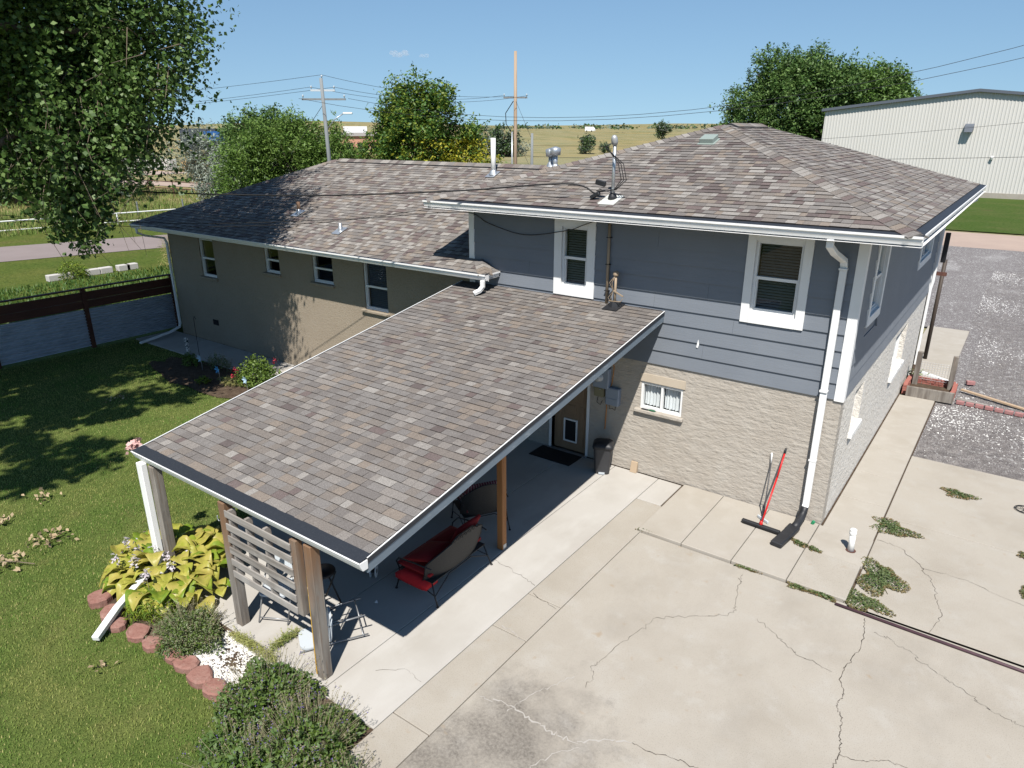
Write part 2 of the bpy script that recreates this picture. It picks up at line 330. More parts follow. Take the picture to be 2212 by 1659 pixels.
def leaf_quads(c, L, Wd, droop=0., up=0.3):
    """diamond leaves at centres c"""
    N = len(c)
    n = rng.normal(size=(N,3)); n[:,2] = np.abs(n[:,2])*(1+up) + up; n = unit(n)
    d = rng.normal(size=(N,3)); d[:,2] -= droop; d = unit(d - n*np.sum(d*n, 1, keepdims=True))
    s = np.cross(n, d)
    l = (L*(.7+.6*rng.random(N)))[:,None] if np.isscalar(L) else L[:,None]
    w = l*Wd/2
    return np.stack([c - d*l*.5, c - d*l*.05 + s*w + n*l*.1, c + d*l*.5, c - d*l*.05 - s*w + n*l*.1], 1)
def lobes_points(lobes, n, inner=.55):
    vol = np.array([r[3]*r[4]*r[5] for r in lobes])**.75; pr = vol/vol.sum()
    k = rng.choice(len(lobes), size=n, p=pr); lb = np.array(lobes)[k]
    d = unit(rng.normal(size=(n,3))); rr = inner + (1-inner)*rng.random(n)**.6
    return lb[:,:3] + d*lb[:,3:]*rr[:,None]
def crown(name, lobes, ncl, per, sig, L, Wd, mats, parent, weights=None, inner=.55, droop=0., pick=None):
    sup = lobes_points(lobes, max(6, ncl//8), inner)
    cl = sup[rng.integers(0, len(sup), ncl)] + rng.normal(size=(ncl,3))*sig*1.35
    c = np.repeat(cl, per, 0) + rng.normal(size=(ncl*per,3))*sig*.6
    tone = np.repeat(rng.random(ncl), per)*.6 + rng.random(ncl*per)*.4
    w = np.cumsum(weights or [1/len(mats)]*len(mats)); w = w/w[-1]
    mi = np.searchsorted(w, np.clip(tone, 0, .9999))
    if pick is not None: mi = pick(c, mi)
    q = leaf_quads(c, L, Wd, droop)
    return quads_mesh(name, q, mats, mi, parent), cl
def limbs(mb, base, top, r0, targets, n=10, mi=0):
    base, top = V3(base), V3(top)
    pts = [base + (top-base)*t + Vector((random.uniform(-.12,.12), random.uniform(-.12,.12), 0))*(1 if 0 < t < 1 else 0)*r0*3 for t in (0,.25,.5,.75,1)]
    mb.tube(pts, [r0*1.25, r0, r0*.85, r0*.7, r0*.4], n, mi=mi)
    for k, t in enumerate(targets):
        t = V3(t); s0 = pts[1+k % 3]
        mid = s0.lerp(t, .5) + Vector((random.uniform(-.1,.1), random.uniform(-.1,.1), .12))*(t-s0).length*.5
        mb.tube([s0, mid, t], [r0*.5, r0*.28, r0*.06], 6, mi=mi)
def tree(name, label, loc, lobes, ncl, per, sig, L, Wd, mats, tr=.2, weights=None, group=None, inner=.5, cat='tree', bark=None, pick=None, droop=0.):
    t = thing(name, label, cat, loc, group)
    lob = [(loc[0]+a, loc[1]+b, loc[2]+c, d, e, f) for a, b, c, d, e, f in lobes]
    mb = MB()
    zt = max(l[2]+l[5]*.5 for l in lob)
    limbs(mb, (loc[0], loc[1], loc[2]-.1), (loc[0]+tr*.5, loc[1], zt), tr, [l[:3] for l in lob] + [tuple(lobes_points(lob, 1, .7)[0]) for _ in range(8)])
    mb.build('trunk', bark or bark_m, t, True)
    crown('crown', lob, ncl, per, sig, L, Wd, mats, t, weights, inner, pick=pick, droop=droop)
    return t
def copy_tree(o, parent=None):
    c = o.copy(); C.objects.link(c); c.parent = parent
    for ch in o.children: copy_tree(ch, c)
    return c

# ------------------------------------------------------------------ ground, roads, paving
def terrain():
    xs = sorted(set([-3500,-2400,-1600,-1100,-800,-600] + list(range(-500,301,20)) + [400,700,1200,2200]))
    ys = sorted(set([-1200,-600,-300,-150] + list(range(-80,700,20)) + [760,850,1000,1300,1800,2500,3500]))
    def h(x, y):
        d = math.hypot(x-1.9, y+11.8); az = math.degrees(math.atan2(x-1.9, y+11.8))
        z = -.10
        if d > 170:
            t = min(1, (d-170)/260); z += 5.2*t*t*(3-2*t)*(.75+.25*math.sin(az*.35+1))
        if d > 700:
            t = min(1, (d-700)/1800); z += t*(16+10*math.sin(az*.23+.6)+6*math.sin(az*.71)+4*math.sin(az*1.7))
        return z
    mb = MB(); nx = len(xs)
    mb.add([(x, y, h(x, y)) for y in ys for x in xs], [(j*nx+i, j*nx+i+1, (j+1)*nx+i+1, (j+1)*nx+i) for j in range(len(ys)-1) for i in range(nx-1)])
    return struct(mb, 'ground', ground_m, smooth=True)
terrain()
def sheet(name, pts, z, m, parent=None):
    mb = MB(); mb.poly([(x, y, z) for x, y in pts]); return struct(mb, name, m, parent)
sheet('verge', [(-64,-40),(-10,-40),(-10,30),(-34,34),(-64,34)], -.07, green_m)
sheet('lawn', [(-23,-22),(4,-22),(4,-7),(-3,-7),(-3,.2),(-23,.2)], -.035, lawn_m)
sheet('paved_road', [(-42.4-.29*60,-60),(-42.4+.29*26,26),(-49+.33*26,26),(-49-.33*60,-60)], -.05, asphalt_m)
sheet('dirt_road', [(-240,13.5),(-60,40.7),(-60,46.5),(-240,22)], -.04, dirtroad_m)
sheet('dirt_track', [(-130,44),(-112,47),(-112,56),(-130,54)], -.045, dirtroad_m)
sheet('gravel_yard', [(.86,4.06),(60,4.06),(60,38.2),(-14,38.2),(-14,16.2),(.86,16.2)], -.03, gravel_m)
sheet('far_road', [(-40,38),(80,38),(80,46.5),(-40,45)], -.028, dirtroad_m)
sheet('mown_strip', [(-40,46),(80,47.6),(80,79),(-40,79)], -.02, strip_m)

sheet('sub_base', [(-3.1,-14),(9,-14),(9,4.06),(.86,4.06),(.86,16.2),(-.3,16.2),(-.3,.1),(-8.3,.25),(-8.3,-7.6),(-3.1,-7.6)], -.022, soil_m)
def slab(name, x0, x1, y0, y1, m, z=0., th=.12, g=.006, parent=None):
    mb = MB(); mb.box(x0+g, x1-g, y0+g, y1-g, z-th, z)
    return struct(mb, name, m, parent, bevel=.006)
paving = thing('patio_paving', None, None); paving['kind'] = 'structure'
slab('slab', -8.3, -5.06, -7.62, .26, conc_white, parent=paving)
slab('slab', -5.06, -4.0, -7.66, -.03, conc_white, parent=paving)
slab('slab', -4.0, -3.04, -7.66, -.03, conc_white, parent=paving)
st = thing('kerb_strip', None, None); st['kind'] = 'structure'
for a, b in ((-9.2,-7.35), (-7.35,-5.42), (-5.42,-4.55), (-4.55,-1.0)): slab('slab', -3.04, -2.46, a, b, conc_old, parent=st)
slab('slab', -3.04, -2.55, -1.0, -.03, conc_white, parent=st)
cs = thing('apron_paving', None, None); cs['kind'] = 'structure'
for a, b, y1 in ((-2.5,-1.72,-.03), (-1.72,-.88,-.03), (-.88,-.02,-.03), (-.02,.83,-.95)):
    slab('slab', a, b, -2.02, y1, conc_tan if a < -.5 else conc_old, z=.045, th=.16, parent=cs)
slab('slab', -.02, .85, -.95, -.03, conc_tan, z=.035, parent=cs)
wk = thing('side_walk', None, None); wk['kind'] = 'structure'
for a, b in ((-.03,1.32), (1.32,2.6), (2.6,4.03), (4.03,5.9), (5.9,7.95)): slab('slab', .03, .84, a, b, conc_tan, z=.025, parent=wk)
for a, b in ((9.3,12.6), (12.6,16.2)): slab('slab', -.3 if a > 10 else .03, .95, a, b, conc_tan, z=.02, parent=wk)
yd = thing('yard_paving', None, None); yd['kind'] = 'structure'
slab('slab', .85, 9, -2.1, .98, conc_old, parent=yd); slab('slab', .85, 9, .98, 4.08, conc_old, parent=yd)
# driveway with its oil-dark stain
dm = conc_old.copy(); dm.name = 'driveway_concrete'
n, l = nodes_of(dm); p = n['Principled BSDF']; src = p.inputs['Base Color'].links[0].from_socket
g = n.new('ShaderNodeNewGeometry').outputs['Position']
def blob(cx, cy, rx, ry, edge=.35):
    mp = n.new('ShaderNodeMapping'); mp.inputs['Location'].default_value = (-cx/rx, -cy/ry, 0); mp.inputs['Scale'].default_value = (1/rx, 1/ry, 0)
    l.new(g, mp.inputs['Vector'])
    ln = n.new('ShaderNodeVectorMath'); ln.operation = 'LENGTH'; l.new(mp.outputs[0], ln.inputs[0])
    ad = n.new('ShaderNodeMath'); ad.operation = 'ADD'; l.new(ln.outputs['Value'], ad.inputs[0])
    l.new(ramp(n, l, noise(n, l, g, 2.2, 7, .65), .3, .7, -.45, .45), ad.inputs[1])
    return ramp(n, l, ad.outputs[0], 1.0, 1-edge)
mott = ramp(n, l, noise(n, l, g, 26, 5, .7), .35, .62, .45, 1)
mm = n.new('ShaderNodeMath'); mm.operation = 'MULTIPLY'; mx = n.new('ShaderNodeMath'); mx.operation = 'MAXIMUM'; l.new(blob(-1.65,-6.75,1.3,1.12,.95), mx.inputs[0]); l.new(blob(-2.1,-7.6,1.3,1.1,.95), mx.inputs[1]); l.new(mx.outputs[0], mm.inputs[0]); l.new(mott, mm.inputs[1])
cc = mixc(n, l, mm.outputs[0], src, (.12,.107,.093))
wv = ramp(n, l, noise(n, l, g, .75, 7, .7, (1,.5,1)),   .48, .70, 0, .55); cc = mixc(n, l, wv, cc, (.25,.225,.19))
pl = ramp(n, l, noise(n, l, g, 1.3, 8, .75), .56, .78, 0, .35); cc = mixc(n, l, pl, cc, (.42,.40,.365))
rs = ramp(n, l, noise(n, l, g, 3.1, 2), .70, .76, 0, .4); cc = mixc(n, l, rs, cc, (.26,.17,.08))
l.new(cc, p.inputs['Base Color'])
dw = thing('driveway', None, None); dw['kind'] = 'structure'
slab('slab', -2.46, 9, -14, -2.03, dm, parent=dw)
def crack(pts, w, parent, z=.004, m=None, n=7, jit=.018):
    P = [Vector((a, b, 0)) for a, b in pts]; Q = []
    for a, b in zip(P[:-1], P[1:]):
        for k in range(n):
            Q.append(a.lerp(b, k/n) + (Vector((random.gauss(0,jit), random.gauss(0,jit), 0)) if k else Vector()))
    Q.append(P[-1]); vs = []; fs = []
    for i, q in enumerate(Q):
        t = (Q[min(i+1, len(Q)-1)] - Q[max(i-1, 0)]).normalized(); s = Vector((-t.y, t.x, 0)); ww = w*random.uniform(.2, .95)
        vs += [(q.x+s.x*ww/2, q.y+s.y*ww/2, z), (q.x-s.x*ww/2, q.y-s.y*ww/2, z)]
        if i: k = 2*i; fs.append((k-2, k-1, k+1, k))
    mb = MB(); mb.add(vs, fs); mb.build('crack', m or crack_m, parent)
crack([(1.13,-2.23),(1.17,-2.5),(1.21,-2.93),(1.15,-3.25),(1.11,-3.44),(1.11,-3.7),(1.18,-3.82),(1.21,-3.96),(1.18,-4.09),(1.19,-4.19),(1.26,-4.31),(1.3,-4.44),(1.31,-4.61),(1.35,-4.74),(1.37,-4.89),(1.35,-5.13),(1.4,-5.6)], .014, dw, jit=.008)
crack([(1.37,-4.89),(1.53,-4.87),(1.66,-4.79),(1.81,-4.67),(1.98,-4.65),(2.3,-4.6)], .011, dw, jit=.008)
crack([(-.09,-3.13),(.15,-3.28),(.4,-3.46),(.59,-3.56),(.8,-3.57),(1.,-3.62)], .008, dw)
crack([(1.29,-2.48),(1.54,-2.52),(1.78,-2.63),(1.98,-2.78),(2.22,-2.92),(2.39,-2.98),(2.58,-3.13),(2.82,-3.21),(3.,-3.23),(4,-3.6)], .008, dw)
crack([(-2.36,-6.56),(-2.03,-6.47),(-1.79,-6.46),(-1.57,-6.48),(-1.39,-6.5),(-1.22,-6.49),(-1.01,-6.41),(-.78,-6.21),(-.55,-6.09)], .03, dw, m=crack_pale)
crack([(-.55,-6.09),(-.31,-6.08),(-.03,-6.01),(.18,-5.97),(.6,-6.05)], .013, dw)
crack([(-1.95,-6.55),(-1.88,-6.2),(-1.72,-5.85),(-1.6,-5.6)], .016, dw, m=crack_pale)
crack([(-1.0,-6.5),(-1.2,-6.75),(-1.3,-7.1)], .02, dw, m=crack_pale)
crack([(-.61,-2.22),(-.56,-2.45),(-.46,-2.97),(-.41,-3.19),(-.6,-3.43),(-.9,-3.65),(-1.25,-3.93),(-1.32,-4.26),(-1.42,-4.71),(-1.47,-5.21),(-1.52,-5.31),(-1.4,-5.48),(-1.39,-5.68)], .009, dw)
crack([(.88,.08),(1.25,.04),(1.56,-.29),(1.71,-.55),(1.84,-.91),(1.92,-1.27),(2.,-1.56),(1.9,-2.05)], .011, yd)
crack([(1.6,-.4),(2.2,-.35),(3.,-.6)], .007, yd)
crack([(-3.98,-4.15),(-3.71,-4.2),(-3.26,-4.28),(-3.06,-4.34)], .009, paving)
crack([(-2.98,-4.5),(-2.5,-4.62)], .009, st); crack([(-2.92,-5.36),(-2.69,-5.38),(-2.5,-5.44)], .025, st, m=crack_pale)
crack([(-3.7,-7.0),(-3.4,-6.75),(-3.1,-6.8)], .006, paving)

# loose gravel stones
def rocks(name, pts, r0, r1, mats, kinds, z=0., flat=.7):
    N = len(pts); r = r0+(r1-r0)*rng.random(N)**1.5
    base = np.array([(1,0,0),(-.5,.87,0),(-.5,-.87,0),(0,0,1),(0,0,-.6)], float)
    tri = np.array([(0,1,3),(1,2,3),(2,0,3)])
    a = rng.random(N)*6.28; ca, sa = np.cos(a), np.sin(a)
    v = base[None]*(1+rng.uniform(-.35,.35,(N,5,3)))
    x = v[...,0]*ca[:,None]-v[...,1]*sa[:,None]; y = v[...,0]*sa[:,None]+v[...,1]*ca[:,None]
    v = np.stack([x, y*(.6+.4*rng.random(N))[:,None], v[...,2]*flat], -1)*r[:,None,None]
    v += np.concatenate([pts, np.full((N,1), z)], 1)[:,None]
    q = v[:, tri].reshape(N*3, 3, 3)
    return quads_mesh(name, q, mats, np.repeat(kinds, 3))
def near(n, x0, x1, y0, y1, yp=1.6): 
    return np.stack([x0+(x1-x0)*rng.random(n), y0+(y1-y0)*rng.random(n)**yp], 1)
gp = near(42000, .9, 5.2, 4.1, 30); gp = gp[~((gp[:,0] < 1.3) & (gp[:,1] > 7.8) & (gp[:,1] < 16.4))]
wh = np.sin(gp[:,0]*1.3+1)+np.sin(gp[:,1]*.9+gp[:,0]*.7)+rng.normal(size=len(gp))*.8+ (gp[:,0]-2.4)*.35
tag(rocks('gravel', gp, .010, .030, [stone_g, stone_w], (wh > .9).astype(int), -.025), 'loose grey and white gravel beside the house', 'gravel', kind='stuff')

# ------------------------------------------------------------------ shingles
EXPO = .143
def clip_rect(poly, u0, u1, v0, v1):
    def cut(P, ax, val, keep_gt):
        out = []
        for i in range(len(P)):
            a, b = P[i-1], P[i]
            ia = (a[ax] >= val) if keep_gt else (a[ax] <= val); ib = (b[ax] >= val) if keep_gt else (b[ax] <= val)
            if ia != ib:
                t = (val-a[ax])/(b[ax]-a[ax]); out.append((a[0]+(b[0]-a[0])*t, a[1]+(b[1]-a[1])*t))
            if ib: out.append(b)
        return out
    for ax, val, k in ((0,u0,True),(0,u1,False),(1,v0,True),(1,v1,False)):
        poly = cut(poly, ax, val, k)
        if len(poly) < 3: return []
    return poly
def area(P): return abs(sum(P[i-1][0]*P[i][1]-P[i][0]*P[i-1][1] for i in range(len(P))))/2
UNIT_TAB = []
for i in range(8):
    mb = MB(); mb.add([(0,0,1),(1,0,1),(1,1,.12),(0,1,.12),(0,0,0),(1,0,0)], [(0,1,2,3),(4,5,1,0),(1,5,2),(0,3,4)])
    me = bpy.data.meshes.new('shingle'); me.from_pydata(mb.v, [], mb.f); me.materials.append(SH[i]); me.materials.append(SHE[8]); me.polygons.foreach_set('material_index', [0,1,1,1]); UNIT_TAB.append(me)
COLW = [5,5,3,5,2,4,3,4]
def tabs_on(P0, U, V, poly, colw=COLW):
    """list of (clipped uv polygon, u0,u1,v0,v1, colour, height, frame)"""
    N = U.cross(V).normalized(); fr = (P0, U, V, N)
    us = [p[0] for p in poly]; vs = [p[1] for p in poly]; out = []
    v = min(vs); row = 0
    while v < max(vs):
        u = min(us) - random.uniform(0, .3); last = -1
        while u < max(us):
            w = random.choice((.10,.12,.14,.16,.16,.18,.2,.23,.28))
            q = clip_rect(poly, u, u+w-.0025, v, v+EXPO)
            if q and area(q) > 2e-4:
                c = random.choices(range(8), colw)[0]
                out.append((q, u, u+w-.0025, v, v+EXPO, c, random.choice((.009,.015)), fr))
            u += w
        v += EXPO; row += 1
    return out
def emit_tab(mb, t):
    q, u0, u1, v0, v1, c, h, (P0, U, V, N) = t
    def pt(u, v, z): return P0+U*u+V*v+N*z
    hh = lambda v: .0015+(h-.0015)*(1-(v-v0)/EXPO)
    top = [pt(a, b, hh(b)) for a, b in q]
    if abs(area(q)-(u1-u0)*(v1-v0)) < 1e-6:
        vs = [pt(u0,v0,h), pt(u1,v0,h), pt(u1,v1,.0015), pt(u0,v1,.0015), pt(u0,v0,0), pt(u1,v0,0)]
        mb.add(vs, [(0,1,2,3)], c); mb.add([vs[4],vs[5],vs[1],vs[0],vs[2],vs[3]], [(0,1,2,3),(2,1,4),(3,5,0)], 8)
    else:
        if sum(top[i-1].cross(top[i]).dot(N) for i in range(len(top))) < 0: pass
        mb.add(top, [tuple(range(len(top)))], c)
        lo = [p for p in q if abs(p[1]-v0) < 1e-6]
        if len(lo) >= 2:
            a, b = min(p[0] for p in lo), max(p[0] for p in lo)
            mb.add([pt(a,v0,0), pt(b,v0,0), pt(b,v0,h), pt(a,v0,h)], [(0,1,2,3)], 8)
def lay(tabs, roof, stuff_parent, nind=300):
    full = []
    for i, t in enumerate(tabs):
        P0, U, V, N = t[7]
        if abs(area(t[0])-(t[2]-t[1])*(t[4]-t[3])) < 1e-6:
            c = P0+U*(t[1]+t[2])/2+V*(t[3]+t[4])/2; d = c-CAM
            loc = camera.matrix_world.inverted() @ c if False else d
            full.append((-(t[2]-t[1])*abs(N.dot(d))/d.length**3, i))
    full.sort(); ind = set(i for _, i in full[:nind])
    mb = MB(); og = ORG[roof.name]
    for i, t in enumerate(tabs):
        if i not in ind: emit_tab(mb, t); continue
        q, u0, u1, v0, v1, c, h, (P0, U, V, N) = t
        o = bpy.data.objects.new('shingle', UNIT_TAB[c]); C.objects.link(o); o.parent = roof
        a = U*(u1-u0); b = V*(v1-v0); k = N*h; p = P0+U*u0+V*v0-og
        o.matrix_local = Matrix(((a.x,b.x,k.x,p.x),(a.y,b.y,k.y,p.y),(a.z,b.z,k.z,p.z),(0,0,0,1)))
    s = mb.build('shingle_field', SHE, stuff_parent); s['kind'] = 'stuff'
    return s
def caps_along(a, b, nl, nr, roof, step=.143, half=.165, ln=.27):
    """folded ridge caps from a (low) to b (high); nl, nr: unit vectors down each side"""
    a, b = V3(a), V3(b); d = (b-a); L = d.length; d.normalize(); k = int(L/step)
    up = (-(V3(nl)+V3(nr))); up = (up - d*up.dot(d)).normalized()
    for i in range(k):
        p = a+d*(i*step); q = p+d*min(ln, L-i*step+.05); h = .028
        mb = MB(); c = random.choices(range(8), [4,6,3,4,1,6,4,3])[0]
        nl_, nr_ = V3(nl)*half, V3(nr)*half
        A = [p+nl_+up*.018, p+up*h+up*.012, p+nr_+up*.018]; B = [q+nl_+up*.006, q+up*(h-.012), q+nr_+up*.006]; D = [p+nl_, p+up*.004, p+nr_]
        mb.add(A+B+D, [(0,1,4,3),(1,2,5,4),(6,7,1,0),(7,8,2,1),(0,3,6),(2,8,5)], 0)
        mb.build('ridge_cap', SH[c], roof)

# ------------------------------------------------------------------ house
HOUSE = thing('house', 'split level house with blue grey siding over tan stucco and shingled hip roofs', 'house')
OV, HE, XG, YD, SL = .777, 5.10, -8.37, 11.08, .322
half = (OV-XG)/2; XM = (OV+XG)/2; HP = HE+SL*half
uroof = MB(); e0 = (XG,-OV,HE); e1 = (OV,-OV,HE); e2 = (OV,YD,HE); e3 = (XG,YD,HE); r0 = (XM,-OV+half,HP); r1 = (XM,YD-half,HP)
lowr = lambda p, d=.012: (p[0], p[1], p[2]-d)
uroof.add([lowr(q) for q in (e0,e1,e2,e3,r0,r1)], [(0,1,4),(1,2,5,4),(2,3,5),(3,0,4,5)])
uroof.add([lowr(q,.13) for q in (e0,e1,e2,e3)], [(3,2,1,0)], 1)
upper = uroof.build('roof', [SH[7], white_m], HOUSE)
def face_frame(a, b, c):
    a, b, c = V3(a), V3(b), V3(c); U = (b-a).normalized(); N = U.cross(c-a).normalized(); Vv = N.cross(U)
    return a, U, Vv
def uvp(fr, p): d = V3(p)-fr[0]; return (d.dot(fr[1]), d.dot(fr[2]))
tabs = []
gi = .155; zi = HE+SL*gi; f0 = (XG+gi,-OV+gi,zi); f1 = (OV-gi,-OV+gi,zi); f2_ = (OV-gi,YD-gi,zi); f3 = (XG+gi,YD-gi,zi)
for poly in ((f0,f1,r0), (f1,f2_,r1,r0), (f3,f0,r0,r1)):
    fr = face_frame(poly[0], poly[1], poly[2]); P = [uvp(fr, q) for q in poly]
    tabs += tabs_on(fr[0], fr[1], fr[2], P)
# wing roof
SW, XW0, XW1, YW, HW, XU = .41, -21.3, -6.94, -.51, 3.68, -7.75
TR = 4.625; yr = YW+TR; zr = HW+SW*TR; yb = YW+2*TR
zw = lambda y: HW+SW*(y-YW)
wr = MB(); A = (XW0,YW,HW-.012); B = (XW0+TR,yr,zr-.012)
wr.poly([A, (XW1,YW,HW-.012), (XW1-.51,0,zw(0)-.012), (XU,0,zw(0)-.012), (XU,3.2,zw(3.2)-.012), (-6.6,yr,zr-.012), B])
wr.poly([(XW1,YW,HW-.012),(XW1,-.03,HW-.012),(XW1-.48,-.03,zw(-.03)-.012)])
wr.poly([(XW0,yb,HW-.012), A, B]); wr.poly([(-6.6,yb,HW-.012),(XW0,yb,HW-.012),B,(-6.6,yr,zr-.012)])
wr.poly([(XW0,YW,HW-.1),(XW0,.3,HW-.1),(XW1,-.03,HW-.1),(XW1,YW,HW-.1)], 1)
wing = wr.build('roof', [SH[7], white_m], HOUSE)
fr = face_frame((XW0,YW,HW), (XW1,YW,HW), (XW0+TR,yr,zr))
for poly in ([(XW0,YW,HW),(-10,YW,HW),(-10,yr,zr),(XW0+TR,yr,zr)], [(-10,YW,HW),(XU,YW,HW),(XU,3.2,zw(3.2)),(-6.7,yr,zr),(-10,yr,zr)], [(XU,YW,HW),(XW1,YW,HW),(XW1-.49,-.03,zw(-.03)),(XU,-.03,zw(-.03))]):
    tabs += tabs_on(fr[0], fr[1], fr[2], [uvp(fr, q) for q in poly])
f2 = face_frame((XW1,YW,HW), (XW1,-.03,HW), (XW1-.48,-.03,zw(-.03)))
tabs += tabs_on(f2[0], f2[1], f2[2], [uvp(f2, q) for q in [(XW1,YW,HW),(XW1,-.03,HW),(XW1-.48,-.03,zw(-.03))]])
lay(tabs, upper, HOUSE)
def dn(x, y, s): v = Vector((x, y, -s)); return v.normalized()
caps_along((OV-.1,-OV+.1,HE+SL*.1), r0, dn(-1,0,0)+Vector((0,0,0)), dn(0,1,0), upper) if False else None
# down-side vectors lie in each roof plane, square to the hip
def side(d, N, sgn): 
    s = d.cross(N).normalized(); return s*sgn
def hip(a, b, N1, N2, roof):
    d = (V3(b)-V3(a)).normalized(); s1 = d.cross(V3(N1).normalized()); s2 = d.cross(V3(N2).normalized())
    if s1.z > 0: s1 = -s1
    if s2.z > 0: s2 = -s2
    if abs(s1.z) < 1e-6:
        s1, s2 = s1, s2
    caps_along(a, b, s1, s2, roof)
NF, NR, NL, NB = (0,-SL,1), (SL,0,1), (-SL,0,1), (0,SL,1)
hip((OV-.06,-OV+.06,HE+SL*.06), r0, NF, NR, upper); hip((XG+.06,-OV+.06,HE+SL*.06), r0, NF, NL, upper)
hip((XW0+.05,YW+.05,HW+SW*.05), (XW0+TR,yr,zr), (0,-SW,1), (-SW,0,1), wing)
hip((XW1-.03,YW+.03,HW+.012), (XW1-.47,-.04,zw(-.04)), (0,-SW,1), (SW,0,1), wing)
# ridge vents
def ridge_vent(a, b, s, roof):
    a, b = V3(a), V3(b); d = (b-a).normalized(); mb = MB()
    if abs(d.x) > .5: P = lambda u, w, t: (t, a.y+u, a.z+w); t0, t1 = a.x, b.x
    else: P = lambda u, w, t: (a.x+u, t, a.z+w); t0, t1 = a.y, b.y
    w = .16
    mb.prism([(-w,-w*s+.005),(-w,-w*s+.035),(0,.05),(w,-w*s+.035),(w,-w*s+.005),(0,.012)], P, t0, t1, 0)
    o = mb.build('ridge_vent', [guard_m], roof)
    mb = MB(); k = int(abs(t1-t0)/.16)
    for i in range(k):
        q0 = t0+(t1-t0)*i/k; q1 = t0+(t1-t0)*(i+1.3)/k
        if i == k-1: q1 = t1
        mb = MB(); mb.prism([(-w-.01,-w*s+.037),(0,.056+.002*(i % 2)),(w+.01,-w*s+.037),(0,.05)], P, q0, q1, 0)
        mb.build('ridge_cap', random.choice(SH), roof)
ridge_vent((XW0+TR+.2,yr,zr), (-8.4,yr,zr), SW, wing)
ridge_vent((XM,-OV+half+.4,HP), (XM,YD-half-.2,HP), SL, upper)

# gutters: local profile (outward, up) swept along the eave
GP = [(0,-.125),(.075,-.125),(.10,-.075),(.098,-.045),(.128,-.03),(.128,0),(.112,0),(.112,-.012),(0,-.012)]
def gutter(axis, t0, t1, edge, z, out, name='gutter', gup=.028):
    P = (lambda d, h, t: (t, edge+out*(d-.128), z+h)) if axis == 'x' else (lambda d, h, t: (edge+out*(d-.128), t, z+h))
    mb = MB(); mb.prism(GP, P, t0, t1); o = mb.build(name, white_m, HOUSE)
    mb = MB(); mb.prism([(-.05,gup),(.112,.0),(.112,-.006),(-.05,gup-.02)], P, t0, t1); mb.build('gutter_guard', guard_m, o)
    mb = MB(); mb.prism([(-.012,-.15),(-.001,-.15),(-.001,.0),(-.012,.0)], P, t0, t1); mb.build('fascia_board', white_m, o)
    return o
gutter('x', XG, OV, -OV, HE+.018, -1); gutter('y', -OV+.135, YD, OV, HE+.018, 1)
gutter('x', XW0, XW1+.02, YW-.06, HW+.006, -1); gutter('y', YW+.07, -.035, XW1+.02, HW+.006, 1)

# walls with openings (axis-aligned cells, one mesh per wall)
def wall(name, axis, a0, a1, z0, z1, d0, d1, holes, m):
    xs = sorted({a0, a1} | {h[i] for h in holes for i in (0,1)}); zs = sorted({z0, z1} | {h[i] for h in holes for i in (2,3) if z0 < h[i] < z1})
    mb = MB()
    for x, x2 in zip(xs[:-1], xs[1:]):
        run = None
        for z, z2 in list(zip(zs[:-1], zs[1:])) + [(None, None)]:
            cx = (x+x2)/2
            solid = z is not None and not any(h[0] < cx < h[1] and h[2] < (z+z2)/2 < h[3] for h in holes)
            if solid: run = (run[0], z2) if run else (z, z2)
            elif run:
                if axis == 'x': mb.box(x, x2, d0, d1, run[0], run[1])
                else: mb.box(d0, d1, x, x2, run[0], run[1])
                run = None
    return mb.build(name, m, HOUSE)
WA, WB = (-5.42,-4.84,3.55,4.73), (-1.66,-.90,3.57,4.78)
WBS = (-3.55,-2.70,1.38,1.93); DOOR = (-5.58,-4.72,.02,2.05)
WC, WD = (1.0,1.9,3.53,4.74), (6.7,8.6,3.62,4.74)
BS1, BS2 = (1.2,2.0,1.35,2.12), (5.4,7.1,1.2,2.14)
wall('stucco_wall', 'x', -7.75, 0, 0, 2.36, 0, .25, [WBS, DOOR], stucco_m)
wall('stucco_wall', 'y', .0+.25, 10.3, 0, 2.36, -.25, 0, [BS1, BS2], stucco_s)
wall('framed_wall', 'x', -7.75, -.01, 2.36, 5.0, .012, .2, [WA, WB], siding_m)
wall('framed_wall', 'y', .2, 10.3, 2.36, 5.0, -.2, -.012, [WC, WD], siding_m)
mb = MB(); mb.box(-7.75, 0, 10.1, 10.3, 0, 5); mb.box(-7.75, -7.6, .2, 10.1, 0, 5); mb.build('rear_wall', siding_m, HOUSE)
mb = MB(); mb.box(-7.5, -.3, .3, 10, 2.2, 2.3); mb.build('floor_deck', dark_m, HOUSE)
mb = MB(); mb.box(-7.59, -.21, 3.2, 3.3, 0.01, 4.97); mb.build('inner_partition', dark_m, HOUSE)
mb = MB(); mb.box(-20.4, -7.8, .53, 8.2, .2, .3); mb.build('floor_deck', dark_m, HOUSE)
WW = [(-18.93,-18.15,2.16,3.33), (-15.6,-14.94,2.65,3.40), (-13.5,-12.69,2.62,3.40), (-11.52,-10.69,2.15,3.37)]
wall('stucco_wall', 'x', -20.68, -7.75, 0, 3.6, .3, .52, WW, wing_m)
mb = MB(); mb.box(-20.68, -20.46, .52, 8.5, 0, 3.6); mb.box(-20.46, -7.75, 8.3, 8.5, 0, 3.6); mb.build('rear_wall', wing_m, HOUSE)
mb = MB(); mb.box(-20.4, -7.8, 3.4, 3.5, 0.01, 3.59); mb.build('inner_partition', dark_m, HOUSE)
